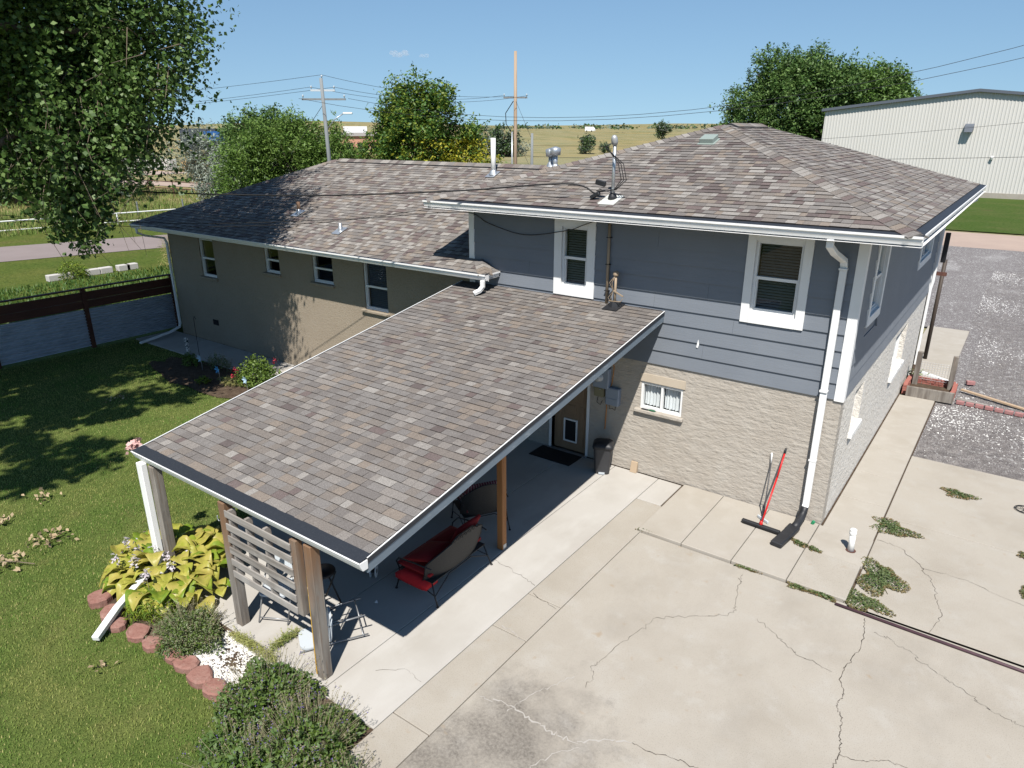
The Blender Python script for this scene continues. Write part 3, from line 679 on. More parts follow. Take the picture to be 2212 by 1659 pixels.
# siding boards, one by one
EX = .272
def boards(axis, a0, a1, holes, joints):
    k = 0; z = 2.335
    while z < 4.99:
        z1 = min(z+EX+.02, 5.0); segs = [(a0, a1)]
        for h in holes:
            if h[2] < z+EX-.02 and h[3] > z+.02:
                ns = []
                for s in segs:
                    if s[1] <= h[0] or s[0] >= h[1]: ns.append(s)
                    else:
                        if s[0] < h[0]: ns.append((s[0], h[0]))
                        if s[1] > h[1]: ns.append((h[1], s[1]))
                segs = ns
        cut = []
        for s in segs:
            j = [q for q in joints[k % len(joints)] if s[0]+.4 < q < s[1]-.4]; e = [s[0]]+j+[s[1]]
            cut += [(a+.0015, b-.0015) for a, b in zip(e[:-1], e[1:])]
        for a, b in cut:
            mb = MB(); pr = [(0,z),(.040,z),(.012,z1),(0,z1)]
            if axis == 'x': mb.prism([(.011-d, h) for d, h in pr], lambda d, h, t: (t, d, h), a, b)
            else: mb.prism([(d-.011, h) for d, h in pr], lambda d, h, t: (d, t, h), a, b)
            mb.build('siding_board', siding_m, HOUSE)
        z += EX; k += 1
tw = .17
grow = lambda h, t, b=.17: (h[0]-t+.01, h[1]+t-.01, h[2]-b+.01, h[3]+t-.01)
boards('x', -7.62, -.105, [grow(WA,.17), grow(WB,.14)], [(-3.4,), (-6.2,-2.4), (-4.45,), (-5.6,-1.9)])
boards('y', .105, 10.2, [grow(WC,.14), grow(WD,.14)], [(4.2,), (2.9,6.5), (5.4,), (3.4,7.6)])
for x0, x1, y0, y1, z0 in ((-.12,.03,-.03,.03,2.31), (-.012,.03,.031,.12,2.312), (-7.76,-7.62,-.03,.01,3.3), (-.012,.03,10.16,10.31,2.31)):
    mb = MB(); mb.box(x0, x1, y0, y1, z0, 4.985); mb.build('corner_board', white_m, HOUSE, bevel=.003)

mb = MB(); mb.poly([(-2.52,-.031,2.80),(-2.49,-.031,2.79),(-2.47,-.03,2.86),(-2.49,-.029,2.95),(-2.50,-.029,2.93)]); mb.build('paint_chip', white_m, HOUSE)
# windows
def window(axis, plane, o, trim=0., blind=None, cas=0.16, rec=.03, split='h', sill=False, fw=.045):
    a0, a1, z0, z1 = o
    def bx(mb, A0, A1, D0, D1, Z0, Z1, mi=0):     # D outward from the wall plane
        if axis == 'x': mb.box(A0, A1, plane-D1, plane-D0, Z0, Z1, mi)
        else: mb.box(plane+D0, plane+D1, A0, A1, Z0, Z1, mi)
    mb = MB(); d0, d1 = -rec-.06, -rec+.02
    bx(mb, a0, a0+fw, d0, d1, z0, z1); bx(mb, a1-fw, a1, d0, d1, z0, z1); bx(mb, a0+fw, a1-fw, d0, d1, z0, z0+fw); bx(mb, a0+fw, a1-fw, d0, d1, z1-fw, z1)
    win = mb.build('window', vinyl_m, HOUSE)
    i0, i1, k0, k1 = a0+fw, a1-fw, z0+fw, z1-fw
    if split == 'h':
        zm = (k0+k1)/2-.01; mb = MB(); bx(mb, i0, i1, d0+.005, d1-.008, zm-.025, zm+.025); mb.build('meeting_rail', vinyl_m, win)
        mb = MB(); bx(mb, i0, i0+.025, d0+.005, d1-.02, k0, zm-.025); bx(mb, i1-.025, i1, d0+.005, d1-.02, k0, zm-.025); bx(mb, i0+.025, i1-.025, d0+.005, d1-.02, k0, k0+.035); mb.build('sash', vinyl_m, win)
        panes = [(i0,i1,zm+.025,k1,d0+.035), (i0+.025,i1-.025,k0+.035,zm-.025,d0+.02)]
    else:
        am = (i0+i1)/2; mb = MB(); bx(mb, am-.022, am+.022, d0+.005, d1-.008, k0, k1); mb.build('meeting_rail', vinyl_m, win)
        panes = [(i0,am-.022,k0,k1,d0+.03), (am+.022,i1,k0,k1,d0+.02)]
    for A0, A1, Z0, Z1, D in panes:
        mb = MB()
        mb.poly([(A0,plane-D,Z0),(A1,plane-D,Z0),(A1,plane-D,Z1),(A0,plane-D,Z1)] if axis == 'x' else [(plane+D,A0,Z0),(plane+D,A1,Z0),(plane+D,A1,Z1),(plane+D,A0,Z1)]); mb.build('pane', glass_m, win)
    if blind == 'slats':
        mb = MB(); z = k0+.02; D = d0-.05
        while z < k1-.03:
            if axis == 'x': mb.poly([(i0+.01,plane-D-.012,z),(i1-.01,plane-D-.012,z),(i1-.01,plane-D+.02,z+.03),(i0+.01,plane-D+.02,z+.03)])
            else: mb.poly([(plane+D+.012,i0+.01,z),(plane+D+.012,i1-.01,z),(plane+D-.02,i1-.01,z+.03),(plane+D-.02,i0+.01,z+.03)])
            z += .048
        mb.build('blind', blind_m, win)
    if blind == 'curtain':
        for A0, A1 in ((i0,(i0+i1)/2-.01), ((i0+i1)/2+.03,i1)):
            mb = MB(); n_ = 26; vs = []
            for i in range(n_+1):
                u = A0+(A1-A0)*i/n_; w = .018*math.sin(i*1.35)+.008*math.sin(i*.6)
                for Z in (k0+.01, k1): vs.append((u, plane-(d0-.03)+w*(1.2 if Z < k1 else .7), Z))
            mb.add(vs, [(2*i,2*i+2,2*i+3,2*i+1) for i in range(n_)]); mb.build('curtain', curtain_m, win, True)
    if trim:
        for nm, r in (('trim_board',(a0-trim,a0,z0-cas,z1+trim)), ('trim_board',(a1,a1+trim,z0-cas,z1+trim)), ('trim_board',(a0,a1,z0-cas,z0)), ('trim_board',(a0,a1,z1,z1+trim))):
            mb = MB(); bx(mb, r[0], r[1], -.03, .04+(.004 if r[0] in (a0,) and r[1] == a1 else 0), r[2], r[3]); mb.build(nm, white_m, win, bevel=.003)
    if sill:
        mb = MB(); bx(mb, a0-.1, a1+.05, -.06, .075, z0-.075, z0-.004); mb.build('sill', stucco_m if plane == 0 else wing_m, win, bevel=.012)
    return win
window('x', 0, WA, .17, 'slats'); window('x', 0, WB, .14, 'slats', cas=.175)
window('y', 0, WC, .14, 'slats'); window('y', 0, WD, .14, None, split='v')
wbs = window('x', 0, WBS, 0, 'curtain', rec=.035, split='v', sill=True)
mb = MB(); mb.box(-3.57, -2.66, -.018, .02, 1.945, 2.105); mb.build('lintel', mat('smooth_lintel', (.50,.43,.34), .9, [((.44,.37,.28), 4, .45, .7, .5)]), wbs)
mb = MB(); mb.box(-3.5, -3.36, -.055, -.01, 1.376, 1.392); mb.build('sill_clutter', blackpl_m, wbs)
mb = MB(); mb.lump((-3.28,-.035,1.392), (.085,.03,.018), .15); mb.build('sill_clutter', mat('green_glove', (.02,.10,.05), .7), wbs)
for o in (BS1, BS2):
    w = window('y', 0, o, 0, None, rec=.13, split='v')
    mb = MB(); mb.box(-.12, .07, o[0]-.06, o[1]+.04, o[2]-.11, o[2]-.005); mb.build('sill', mat('peeling_white_sill', (.74,.73,.70), .85, [((.16,.12,.09), 13, .6, .66, .9)]), w, bevel=.01)
for i, o in enumerate(WW): window('x', .3, o, 0, 'slats' if i == 3 else None, rec=.06, sill=True, fw=.035)
# back door with pet flap under the patio cover
a0, a1, z0, z1 = DOOR
mb = MB(); mb.box(a0+.04, a1-.04, .06, .10, z0, z1-.04); dr = mb.build('door', door_m, HOUSE)
for pa, pb, qa, qb in ((a0+.12,a0+.38,1.15,1.9), (a1-.38,a1-.12,1.15,1.9), (a0+.1,a0+.2,.15,1.05), (a1-.2,a1-.1,.15,1.05), (a0+.30,a1-.30,.85,1.05)):
    mb = MB(); mb.box(pa, pb, .045, .06, qa, qb); mb.build('raised_panel', door_m, dr, bevel=.008)
mb = MB(); f = .03
for r in ((-5.30,-4.97,.70,.73), (-5.30,-4.97,.21,.24), (-5.30,-5.27,.24,.70), (-5.0,-4.97,.24,.70)): mb.box(r[0], r[1], .03, .059, r[2], r[3])
pf = mb.build('pet_flap', white_m, dr); mb = MB(); mb.box(-5.27, -5.0, .045, .058, .24, .70); mb.build('flap', dark_m, dr)
mb = MB(); mb.lathe((a0+.11,.045,1.0), [(.001,-.02),(.028,-.02),(.032,0),(.02,.02),(.001,.02)], 12); mb.build('handle', galv_m, dr, True)
for x in (a0-.05, a1): mb = MB(); mb.box(x, x+.05, -.03, .10, .01, z1); mb.build('door_jamb', vinyl_m, HOUSE)
mb = MB(); mb.box(a0-.05, a1+.05, -.03, .10, z1, z1+.05); mb.build('door_jamb', vinyl_m, HOUSE)
mb = MB(); mb.box(a0-.05, a1+.05, -.1, .1, 0.004, .02); mb.build('threshold', steelgrey_m, HOUSE)
mb = MB(); mb.box(-18.72, -18.43, .285, .31, .61, .78); mb.build('crawl_vent', dark_m, HOUSE)
# downspouts
def downspout(pts, ref, w=.085, d=.065, m=None, name='downspout'):
    mb = MB(); mb.rtube(pts, w, d, ref); o = mb.build(name, m or white_m, HOUSE, bevel=.008); return o
d1 = downspout([(-.40,-.68,5.0),(-.40,-.68,4.88),(-.36,-.5,4.76),(-.29,-.10,4.6),(-.28,-.065,4.5),(-.28,-.065,2.42),(-.275,-.085,2.3),(-.275,-.085,.38),(-.28,-.12,.26)], (1,0,0), .105, .075)
for z in (4.45, 2.45, 1.2): mb = MB(); mb.box(-.34, -.22, -.128, -.03, z, z+.03); mb.build('strap', white_m, d1)
mb = MB(); mb.tube([(-.28,-.115,.34),(-.285,-.13,.24),(-.29,-.26,.16),(-.30,-.42,.13),(-.32,-.55,.115)], [.062,.064,.07,.068,.064], 12); e = mb.build('flexible_elbow', blackpl_m, HOUSE, True)
mb = MB(); mb.rtube([(-.315,-.5,.12),(-.34,-.68,.11),(-.345,-.72,.10),(-.42,-1.22,.095)], .19, .085, (1,-.2,0)); mb.build('splash_extension', blackpl_m, HOUSE, bevel=.015)
downspout([(.70,10.25,5.0),(.66,10.2,4.8),(.12,10.2,4.45),(.075,10.2,4.3),(.075,10.2,2.6),(.05,10.2,2.4),(.05,10.2,.25)], (0,1,0))
downspout([(-6.98,-.565,3.57),(-6.98,-.565,3.44),(-7.02,-.62,3.36),(-7.09,-.72,3.31)], (1,0,0), .09, .07)
d3 = downspout([(-20.9,-.55,3.58),(-20.9,-.55,3.44),(-20.84,-.35,3.33),(-20.72,.2,3.2),(-20.70,.245,3.05),(-20.70,.245,.35),(-20.68,.2,.24),(-20.6,-.2,.15),(-20.45,-1.3,.06)], (1,0,0), .085, .065)
# roof fittings
def on_upper(x, y): return Vector((x, y, HE+SL*(y+OV)))
p = on_upper(-4.29,-.15)
mb = MB(); mb.tube([p-Vector((0,0,.05)), p+Vector((0,0,1.02))], .03, 12); mast = mb.build('service_mast', galv_m, HOUSE, True)
mb = MB(); mb.obox(p+Vector((0,-.06,-.005)), (.32,.42,.012), Matrix.Rotation(math.atan(SL),3,'X')); mb.build('flashing', mat('pale_flashing', (.55,.56,.52), .6), mast)
mb = MB(); mb.lathe(p, [(.09,-.01),(.075,.06),(.04,.12),(.031,.14)], 12); mb.build('boot', blackpl_m, mast, True)
mb = MB(); mb.lathe(p+Vector((0,-.02,1.0)), [(.001,-.06),(.045,-.07),(.06,-.02),(.055,.05),(.035,.09),(.001,.10)], 12, M=Matrix.Rotation(.3,3,'X')); mb.build('weatherhead', mat('cast_grey', (.42,.43,.44), .5, metal=.4), mast, True)
for k in range(3):
    mb = MB(); o = .05+.05*k
    mb.tube([p+Vector((.02,-.06,.98)), p+Vector((-.10-o*.3,-.10,.9)), p+Vector((.10+o,-.12,.62)), p+Vector((.16+o,-.1,.35)), p+Vector((.05+o*.4,-.08,.18)), p+Vector((-.12,-.09,.14)), p+Vector((-.34+.05*k,-.08,.10+.04*k))], .008, 6); mb.build('service_loop', wire_m, mast, True)
mb = MB(); mb.obox(p+Vector((-.22,-.06,.28)), (.2,.06,.09), Matrix.Rotation(.2,3,'Y')); mb.obox(p+Vector((-.32,-.07,.06)), (.2,.07,.07), Matrix.Rotation(-.5,3,'Y')); mb.build('splice_box', blackpl_m, mast, bevel=.01)
p = on_upper(-3.73, 2.8); M_ = Matrix.Rotation(math.atan(SL),3,'X')
mb = MB(); mb.obox(p+Vector((0,0,.012)), (.36,.36,.012), M_); mb.obox(p+Vector((0,0,.06)), (.29,.29,.10), M_); mb.build('roof_vent', mat('pale_green_vent', (.25,.30,.275), .5), HOUSE, bevel=.01)
def on_wing(x, y): return Vector((x, y, zw(y)))
def pipe_vent(x, y, h, r, m, nm, skirt=.28):
    q = on_wing(x, y); mb = MB(); mb.tube([q-Vector((0,0,.05)), q+Vector((0,0,h))], r, 12); o = mb.build(nm, m, HOUSE, True)
    mb = MB(); mb.obox(q+Vector((0,-.04,.012)), (skirt,skirt*1.25,.012), Matrix.Rotation(math.atan(SW),3,'X')); mb.lathe(q, [(r*2,.0),(r*1.5,.07),(r*1.02,.12)], 12); mb.build('flashing', galv_m, o)
    return o
pipe_vent(-9.88, 3.62, .92, .065, pvc_m, 'vent_pipe'); pipe_vent(-12.36, .4, .2, .04, galv_m, 'vent_pipe'); pipe_vent(-14.72, .98, .32, .05, mat('brown_vent', (.17,.10,.06), .7), 'vent_pipe')
for x, y, h in ((-8.42,4.15,.30), (-8.22,4.05,.38)):
    o = pipe_vent(x, y, h, .06, galv_m, 'flue', .25); q = on_wing(x, y)
    mb = MB(); mb.lathe(q+Vector((0,0,h)), [(.06,-.05),(.13,-.04),(.14,.12),(.10,.14),(.04,.16),(.001,.165)], 14); mb.build('flue_cap', galv_m, o, True)
mb = MB(); mb.tube([(-4.37,-.06,4.98),(-4.36,-.06,3.36)], .028, 10); cdt = mb.build('conduit', tan_m, HOUSE, True)
for z in (3.6,4.1,4.6): mb = MB(); mb.box(-4.41,-4.32,-.092,-.02,z,z+.012); mb.build('strap', wire_m, cdt)
q = Vector((-4.14,-.15,3.35))
mb = MB(); mb.tube([q, q+Vector((0,0,.62))], .024, 10); mb.lathe(q+Vector((0,0,.6)), [(.001,-.03),(.04,-.03),(.06,.0),(.05,.05),(.001,.08)], 12); sm = mb.build('cable_mast', tan_m, HOUSE, True)
mb = MB(); mb.obox(q+Vector((0,-.04,.0)), (.3,.36,.02), Matrix.Rotation(.168,3,'X')); mb.lathe(q, [(.11,.0),(.09,.08),(.06,.1),(.03,.1)], 12); mb.build('boot', blackpl_m, sm)
for k in range(4):
    mb = MB(); a = -.05-.025*k; mb.tube([q+Vector((.0,-.03,.58)), q+Vector((a,-.05,.45)), q+Vector((-.02,-.04,.3)), q+Vector((a*1.2,-.05,.16)), q+Vector((-.03,-.04,.06))], .006, 5); mb.build('cable_loop', wire_m if k % 2 else tan_m, sm, True)
mb = MB(); mb.bar(q+Vector((-.02,-.03,.3)), q+Vector((.2,-.06,.22)), .02, .02); mb.tube([q+Vector((-.1,-.05,.1)), q+Vector((.16,-.08,.12)), q+Vector((.2,-.08,.18))], .008, 5); mb.build('bracket', tan_m, sm)

# ------------------------------------------------------------------ patio cover
PC = thing('patio_cover', 'shingled lean-to patio cover on wooden posts against the siding wall', 'patio cover', (-5.5,-4,0))
PX0, PX1, PY0, PZ0, PZ1 = -7.946, -3.2, -7.435, 2.11, 3.36
ps = (PZ1-PZ0)/(-.03-PY0); pz = lambda y: PZ0+ps*(y-PY0)
mb = MB(); pr = [(PX0+.02,-.10),(PX1-.02,-.10),(PX1-.02,-.012),(PX0+.02,-.012)]
mb.add([(x, y, pz(y)+dz) for y in (PY0+.02,-.03) for x, dz in pr], [(0,1,2,3),(7,6,5,4),(0,4,5,1),(1,5,6,2),(2,6,7,3),(3,7,4,0)])
deck = mb.build('roof', mat('roof_deck_board', (.20,.15,.10), .85), PC)
# north-west notch: the cover stops short under the wing eave, so it simply runs to the wall line
fr = face_frame((PX0,PY0,PZ0), (PX1,PY0,PZ0), (PX0,-.03,PZ1))
P = [uvp(fr, q) for q in [(PX0,PY0+.065,pz(PY0+.065)),(PX1,PY0+.065,pz(PY0+.065)),(PX1,-.03,PZ1),(PX0,-.03,PZ1)]]
lay(tabs_on(fr[0], fr[1], fr[2], P, [9,7,1.2,10,.3,1.4,4,9]), deck, PC)
def sloped(x0, x1, za, zb, y0=PY0, y1=-.03):
    m_ = MB(); m_.add([(x, y, pz(y)+z) for y in (y0, y1) for x, z in ((x0,za),(x1,za),(x1,zb),(x0,zb))], [(0,1,2,3),(7,6,5,4),(0,4,5,1),(1,5,6,2),(2,6,7,3),(3,7,4,0)]); return m_
for x0, x1 in ((PX1-.02,PX1+.02), (PX0-.02,PX0+.02)): sloped(x0, x1, -.185, -.016).build('fascia_board', fascia_m, PC)
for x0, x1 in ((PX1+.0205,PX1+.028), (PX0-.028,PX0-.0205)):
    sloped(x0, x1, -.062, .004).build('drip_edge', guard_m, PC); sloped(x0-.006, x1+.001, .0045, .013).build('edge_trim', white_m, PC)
mb = MB(); mb.box(PX0+.02, PX1-.02, PY0-.0, PY0+.035, PZ0-.17, PZ0-.014); mb.build('fascia_board', fascia_m, PC)
Pg = lambda d, h, t: (t, PY0-.0-d, PZ0+h)
GPP = [(0,-.12),(.075,-.12),(.105,-.06),(.116,-.03),(.128,-.012),(.128,0),(.114,0),(.114,-.012),(0,-.012)]
mb = MB(); mb.prism(GPP, Pg, PX0-.02, PX1+.03); gt = mb.build('gutter', white_m, PC)
mb = MB(); mb.prism([(-.07,.026),(.114,.002),(.114,-.006),(-.07,.012)], Pg, PX0-.02, PX1+.02); mb.build('gutter_guard', guard_m, gt)
for x in np.arange(PX0+.4, PX1-.2, .6):
    mb = MB(); mb.add([(a, y, pz(y)+z) for y in (PY0+.05,-.05) for a, z in ((x,-.235),(x+.04,-.235),(x+.04,-.102),(x,-.102))], [(0,1,2,3),(7,6,5,4),(0,4,5,1),(1,5,6,2),(2,6,7,3),(3,7,4,0)]); mb.build('rafter', wood_grey, PC)
mb = MB(); mb.box(PX0+.1, PX1-.5, -7.45, -7.36, 1.70, pz(-7.4)-.24); mb.build('beam', wood_grey, PC) if False else None
def post(x, y, s, m, top):
    mb = MB(); mb.box(x-s/2, x+s/2, y-s/2, y+s/2, .0, top); return mb.build('post', m, PC, bevel=.008)
def gpost(name):    # weathered below, still brown where the roof keeps it dry
    m = wood_grey.copy(); m.name = name; n, l = nodes_of(m); p = n['Principled BSDF']; src = p.inputs['Base Color'].links[0].from_socket
    g = n.new('ShaderNodeNewGeometry').outputs['Position']; sp = n.new('ShaderNodeSeparateXYZ'); l.new(g, sp.inputs[0])
    ad = n.new('ShaderNodeMath'); ad.operation = 'ADD'; l.new(sp.outputs[2], ad.inputs[0]); l.new(ramp(n, l, noise(n, l, g, 5, 3, .5, (1,1,.3)), .3, .7, -.35, .35), ad.inputs[1])
    f = ramp(n, l, ad.outputs[0], 1.1, 1.8, 0, .85); l.new(mixc(n, l, f, src, (.19,.105,.055)), p.inputs['Base Color']); return m
gpm = gpost('half_weathered_post')
post(-5.88, -7.43, .135, gpm, 1.93); post(-4.15, -7.43, .135, gpm, 1.93); post(-7.62, -7.43, .135, wood_grey, 1.93); post(-4.07, -3.82, .115, cedar_m, pz(-3.82)-.1); post(-7.62, -3.82, .115, cedar_m, pz(-3.82)-.1)
mb = MB(); mb.box(-4.012, -4.008, -3.86, -3.78, .0, .1); mb.build('post_bracket', galv_m, PC)
mb = MB(); mb.rtube([(-7.75,-7.545,1.98),(-7.75,-7.545,.12),(-7.72,-7.62,.06)], .14, .09, (1,0,0)); dsp = mb.build('downspout', white_m, PC, bevel=.008)
for k in (-.03, 0, .03): mb = MB(); mb.box(-7.75+k-.004, -7.75+k+.004, -7.589, -7.585, .15, 1.97); mb.build('rib', vinyl_m, dsp)
mb = MB(); mb.tube([(-6.0,-7.43,1.62),(-6.04,-7.46,1.58),(-6.07,-7.46,1.62),(-6.06,-7.46,1.66)], .006, 6); mb.build('hook', galv_m, PC, True)
single(MB().rtube([(-7.12,-8.84,.06),(-7.38,-8.40,.17),(-7.74,-7.75,.24)], .10, .075, (1,.6,0)), 'downspout_extension', white_m, 'loose white downspout length lying across the red stone edging by the lawn', 'pipe', bevel=.008)
# pallet screen
PL = thing('pallet_screen', 'silvered wooden pallet hung upright as a screen between two patio posts', 'pallet', (-5.1,-7.45,0))
for i in range(6):
    z = .84+.182*i; mb = MB(); mb.obox((-5.12,-7.505,z+.05), (1.34,.02,.098), Matrix.Rotation(random.uniform(-.012,.012),3,'Y')); mb.build('slat', wood_pallet, PL, bevel=.003)
for x, w in ((-5.72,.04), (-5.36,.04), (-4.98,.04)): mb = MB(); mb.box(x-w/2, x+w/2, -7.494, -7.40, .84, 1.86); mb.build('stringer', wood_pallet, PL)
mb = MB(); mb.box(-4.475, -4.36, -7.494, -7.40, .84, 1.90); mb.build('stringer', gpm, PL)
# straps / mop handle between pallet and post
mb = MB(); mb.bar((-4.245,-7.48,.02), (-4.27,-7.44,1.85), .014, .014, mi=0); single(mb, 'yellow_pole', mat('yellow_handle', (.62,.36,.04), .5), 'thin yellow handle standing between the pallet screen and the corner post', 'handle')

# ------------------------------------------------------------------ things under and around the cover
def local(loc, rz, rx=0):
    M = Matrix.Translation(V3(loc)) @ Matrix.Rotation(rz,4,'Z') @ Matrix.Rotation(rx,4,'X')
    return lambda a, b, c: M @ Vector((a, b, c))
def xf(mb, loc, rz, rx=0):
    f = local(loc, rz, rx); mb.v = [tuple(f(*p)) for p in mb.v]; return mb
def cushion(w, d, h, n=6):
    mb = MB(); vs = []; k = n+1
    for s in (1, -1):
        for j in range(k):
            for i in range(k):
                u, v = i/n*2-1, j/n*2-1; e = (1-abs(u)**4)*(1-abs(v)**4)
                vs.append((u*w/2, v*d/2, s*h/2*(.35+.65*e**.5)))
    fs = [(j*k+i, j*k+i+1, (j+1)*k+i+1, (j+1)*k+i) for j in range(n) for i in range(n)]; o = k*k
    fs += [tuple(o+q for q in f[::-1]) for f in fs]
    ring = [i for i in range(k)] + [j*k+n for j in range(1,k)] + [n*k+i for i in range(n-1,-1,-1)] + [j*k for j in range(n-1,0,-1)]
    fs += [(ring[i], ring[i-1], ring[i-1]+o, ring[i]+o) for i in range(len(ring))]
    mb.add(vs, fs); return mb
stripe_m = bpy.data.materials.new('striped_cushion'); n, l = nodes_of(stripe_m); p = n['Principled BSDF']
tc = n.new('ShaderNodeTexCoord').outputs['Object']; mp = n.new('ShaderNodeMapping'); mp.inputs['Rotation'].default_value = (0,0,.55); l.new(tc, mp.inputs[0]); wv = n.new('ShaderNodeTexWave'); wv.inputs['Scale'].default_value = 7; wv.bands_direction = 'Y'; wv.inputs['Distortion'].default_value = .3; l.new(mp.outputs[0], wv.inputs['Vector'])
l.new(mixc(n, l, ramp(n, l, wv.outputs['Fac'], .55, .8), (.17,.02,.035), (.34,.22,.19)), p.inputs['Base Color']); p.inputs['Roughness'].default_value = .85
def wire_seat(name, label, cat, loc, rz, w, d, bh, cush, group=None, flowers=False, seat_m=None):
    """iron patio seat: faces -y in its own frame, back at +y"""
    t = thing(name, label, cat, loc, group); B = lambda mb, nm, m, sm=False: xf(mb, loc, rz).build(nm, m, t, sm)
    sz = .36
    for sx in (-1, 1):
        mb = MB(); mb.tube([(sx*w*.47,-d*.45,sz),(sx*w*.49,-d*.48,.12),(sx*w*.50,-d*.52,.012)], .011, 6); mb.lathe((sx*w*.50,-d*.52,0), [(.001,0),(.022,.002),(.022,.012),(.001,.02)], 8); B(mb, 'leg', black_m, True)
        mb = MB(); mb.tube([(sx*w*.47,d*.40,sz),(sx*w*.49,d*.5,.14),(sx*w*.50,d*.58,.012)], .011, 6); mb.lathe((sx*w*.50,d*.58,0), [(.001,0),(.022,.002),(.022,.012),(.001,.02)], 8); B(mb, 'leg', black_m, True)
        mb = MB(); mb.tube([(sx*w*.5,d*.46,sz+.24),(sx*w*.53,d*.1,sz+.27),(sx*w*.53,-d*.35,sz+.24),(sx*w*.5,-d*.47,sz+.14),(sx*w*.47,-d*.46,sz)], .012, 6); B(mb, 'armrest', black_m, True)
        mb = MB(); mb.tube([(sx*w*.49,-d*.46,.16),(sx*w*.46,0,.22),(sx*w*.49,d*.5,.16)], .009, 6); B(mb, 'brace', black_m, True)
    mb = MB(); mb.tube([(-w*.49,d*.5,.15),(-w*.2,d*.45,sz-.03),(w*.2,d*.45,sz-.03),(w*.49,d*.5,.15)], .009, 6); B(mb, 'brace', black_m, True)
    mb = MB(); mb.box(-w*.48, w*.48, -d*.46, d*.44, sz-.012, sz); B(mb, 'seat', mesh_m)
    # curved woven back
    n_ = 14; vs = []; top = []
    for i in range(n_+1):
        u = i/n_*2-1; hh = bh*(1-.28*abs(u)**2.2) + (.05 if flowers and abs(u) < .35 else 0)
        y0 = d*.44-.16*abs(u)**3; y1 = y0+.12-.04*abs(u)
        vs += [(u*w*.5, y0, sz), (u*w*.505, (y0+y1)/2+.01, sz+(hh-sz)*.5), (u*w*.51, y1, hh)]; top.append((u*w*.51, y1, hh))
    mb = MB(); mb.add(vs, [(3*i+k, 3*i+3+k, 3*i+4+k, 3*i+1+k) for i in range(n_) for k in (0,1)]); B(mb, 'backrest', mesh_m, True)
    mb = MB(); mb.tube(top, .012, 6); mb.tube([vs[0], vs[1], vs[2]], .011, 6); mb.tube([vs[-3], vs[-2], vs[-1]], .011, 6); B(mb, 'back_frame', black_m, True)
    if flowers:
        for k in range(7):
            mb = MB(); u = (k-3)/3*.42; mb.tube([(u*w*.5+.03*math.cos(a), d*.44+.122, bh+.005+.028*math.sin(a)) for a in np.linspace(0, 6.28, 9)], .006, 4, False); B(mb, 'scroll', black_m, True)
    for (cw, cdp, ch, cx, cy, cz, tilt, m) in cush:
        mb = cushion(cw, cdp, ch); f = Matrix.Rotation(tilt,3,'X'); mb.v = [tuple(f @ Vector(q) + Vector((cx, cy, cz))) for q in mb.v]
        B(mb, 'cushion', m, True)
    return t
wire_seat('patio_loveseat', 'black woven loveseat with red cushions, its back to the driveway', 'loveseat', (-4.34,-4.95,0), -math.pi/2+.02, 1.30, .74, .90,
          [(.60,.62,.13,-.31,-.05,.44,0,red_m), (.60,.62,.13,.31,-.05,.44,0,red_m), (.56,.5,.13,-.30,.16,.66,1.1,red_m), (.56,.5,.13,.28,-.02,.58,.3,red_m), (.26,.6,.22,.56,-.05,.27,0,redroll_m)], flowers=True)
wire_seat('patio_armchair', 'black woven armchair with a dark red striped cushion beside the loveseat', 'armchair', (-4.85,-3.42,0), -math.pi/2-.55, .80, .70, .96,
          [(.64,.60,.14,0,-.04,.44,0,stripe_m), (.62,.58,.13,0,.17,.66,1.15,stripe_m), (.6,.5,.12,0,-.1,.56,.15,stripe_m)])
# second iron chair, mostly hidden by the roof edge
wire_seat('patio_armchair', 'black woven armchair without cushions deep under the patio cover', 'armchair', (-6.0,-5.2,0), math.pi/2-.3, .66, .6, .9, [])
def folding_chair(label, loc, rz, rx, m, group):
    t = thing('folding_chair', label, 'folding chair', loc, group); f = lambda mb, nm, mm, sm=False: xf(mb, loc, rz, rx).build(nm, mm, t, sm)
    def plate(w, d, th, c, tilt, cr=.07):
        mb = MB(); pts = []
        for sx, sy in ((1,1),(-1,1),(-1,-1),(1,-1)):
            for k in range(5):
                a = math.atan2(sy, sx)-math.pi/4+k*math.pi/8; pts.append((sx*(w/2-cr)+cr*math.cos(a), sy*(d/2-cr)+cr*math.sin(a)))
        Mx = Matrix.Rotation(tilt,3,'X')
        mb.prism(pts, lambda a, b, tt: tuple(Mx @ Vector((a, b, tt)) + Vector(c)), -th/2, th/2); return mb
    f(plate(.40,.40,.03,(0,0,.44),.05), 'seat', m); f(plate(.40,.22,.025,(0,.24,.72),math.pi/2-.2), 'backrest', m)
    for s in (-1, 1):
        mb = MB(); mb.tube([(s*.21,.29,.83),(s*.21,-.02,.42),(s*.21,-.24,.012)], .011, 6); f(mb, 'leg', steelgrey_m, True)
        mb = MB(); mb.tube([(s*.19,-.12,.43),(s*.19,.24,.012)], .011, 6); f(mb, 'leg', steelgrey_m, True)
    mb = MB(); mb.tube([(-.21,.29,.83),(.21,.29,.83)], .011, 6); mb.tube([(-.19,.19,.07),(.19,.19,.07)], .009, 6); mb.tube([(-.21,-.2,.07),(.21,-.2,.07)], .009, 6); f(mb, 'crossbar', steelgrey_m, True)
    return t
folding_chair('pale grey folding chair standing behind the pallet screen', (-5.62,-7.0,.003), .5, 0, greypl_m, 'folding chairs on the patio')
folding_chair('pale grey folding chair tipped onto its back at the corner post', (-4.80,-7.16,.30), math.radians(125), -math.pi/2, greypl_m, 'folding chairs on the patio') if False else None
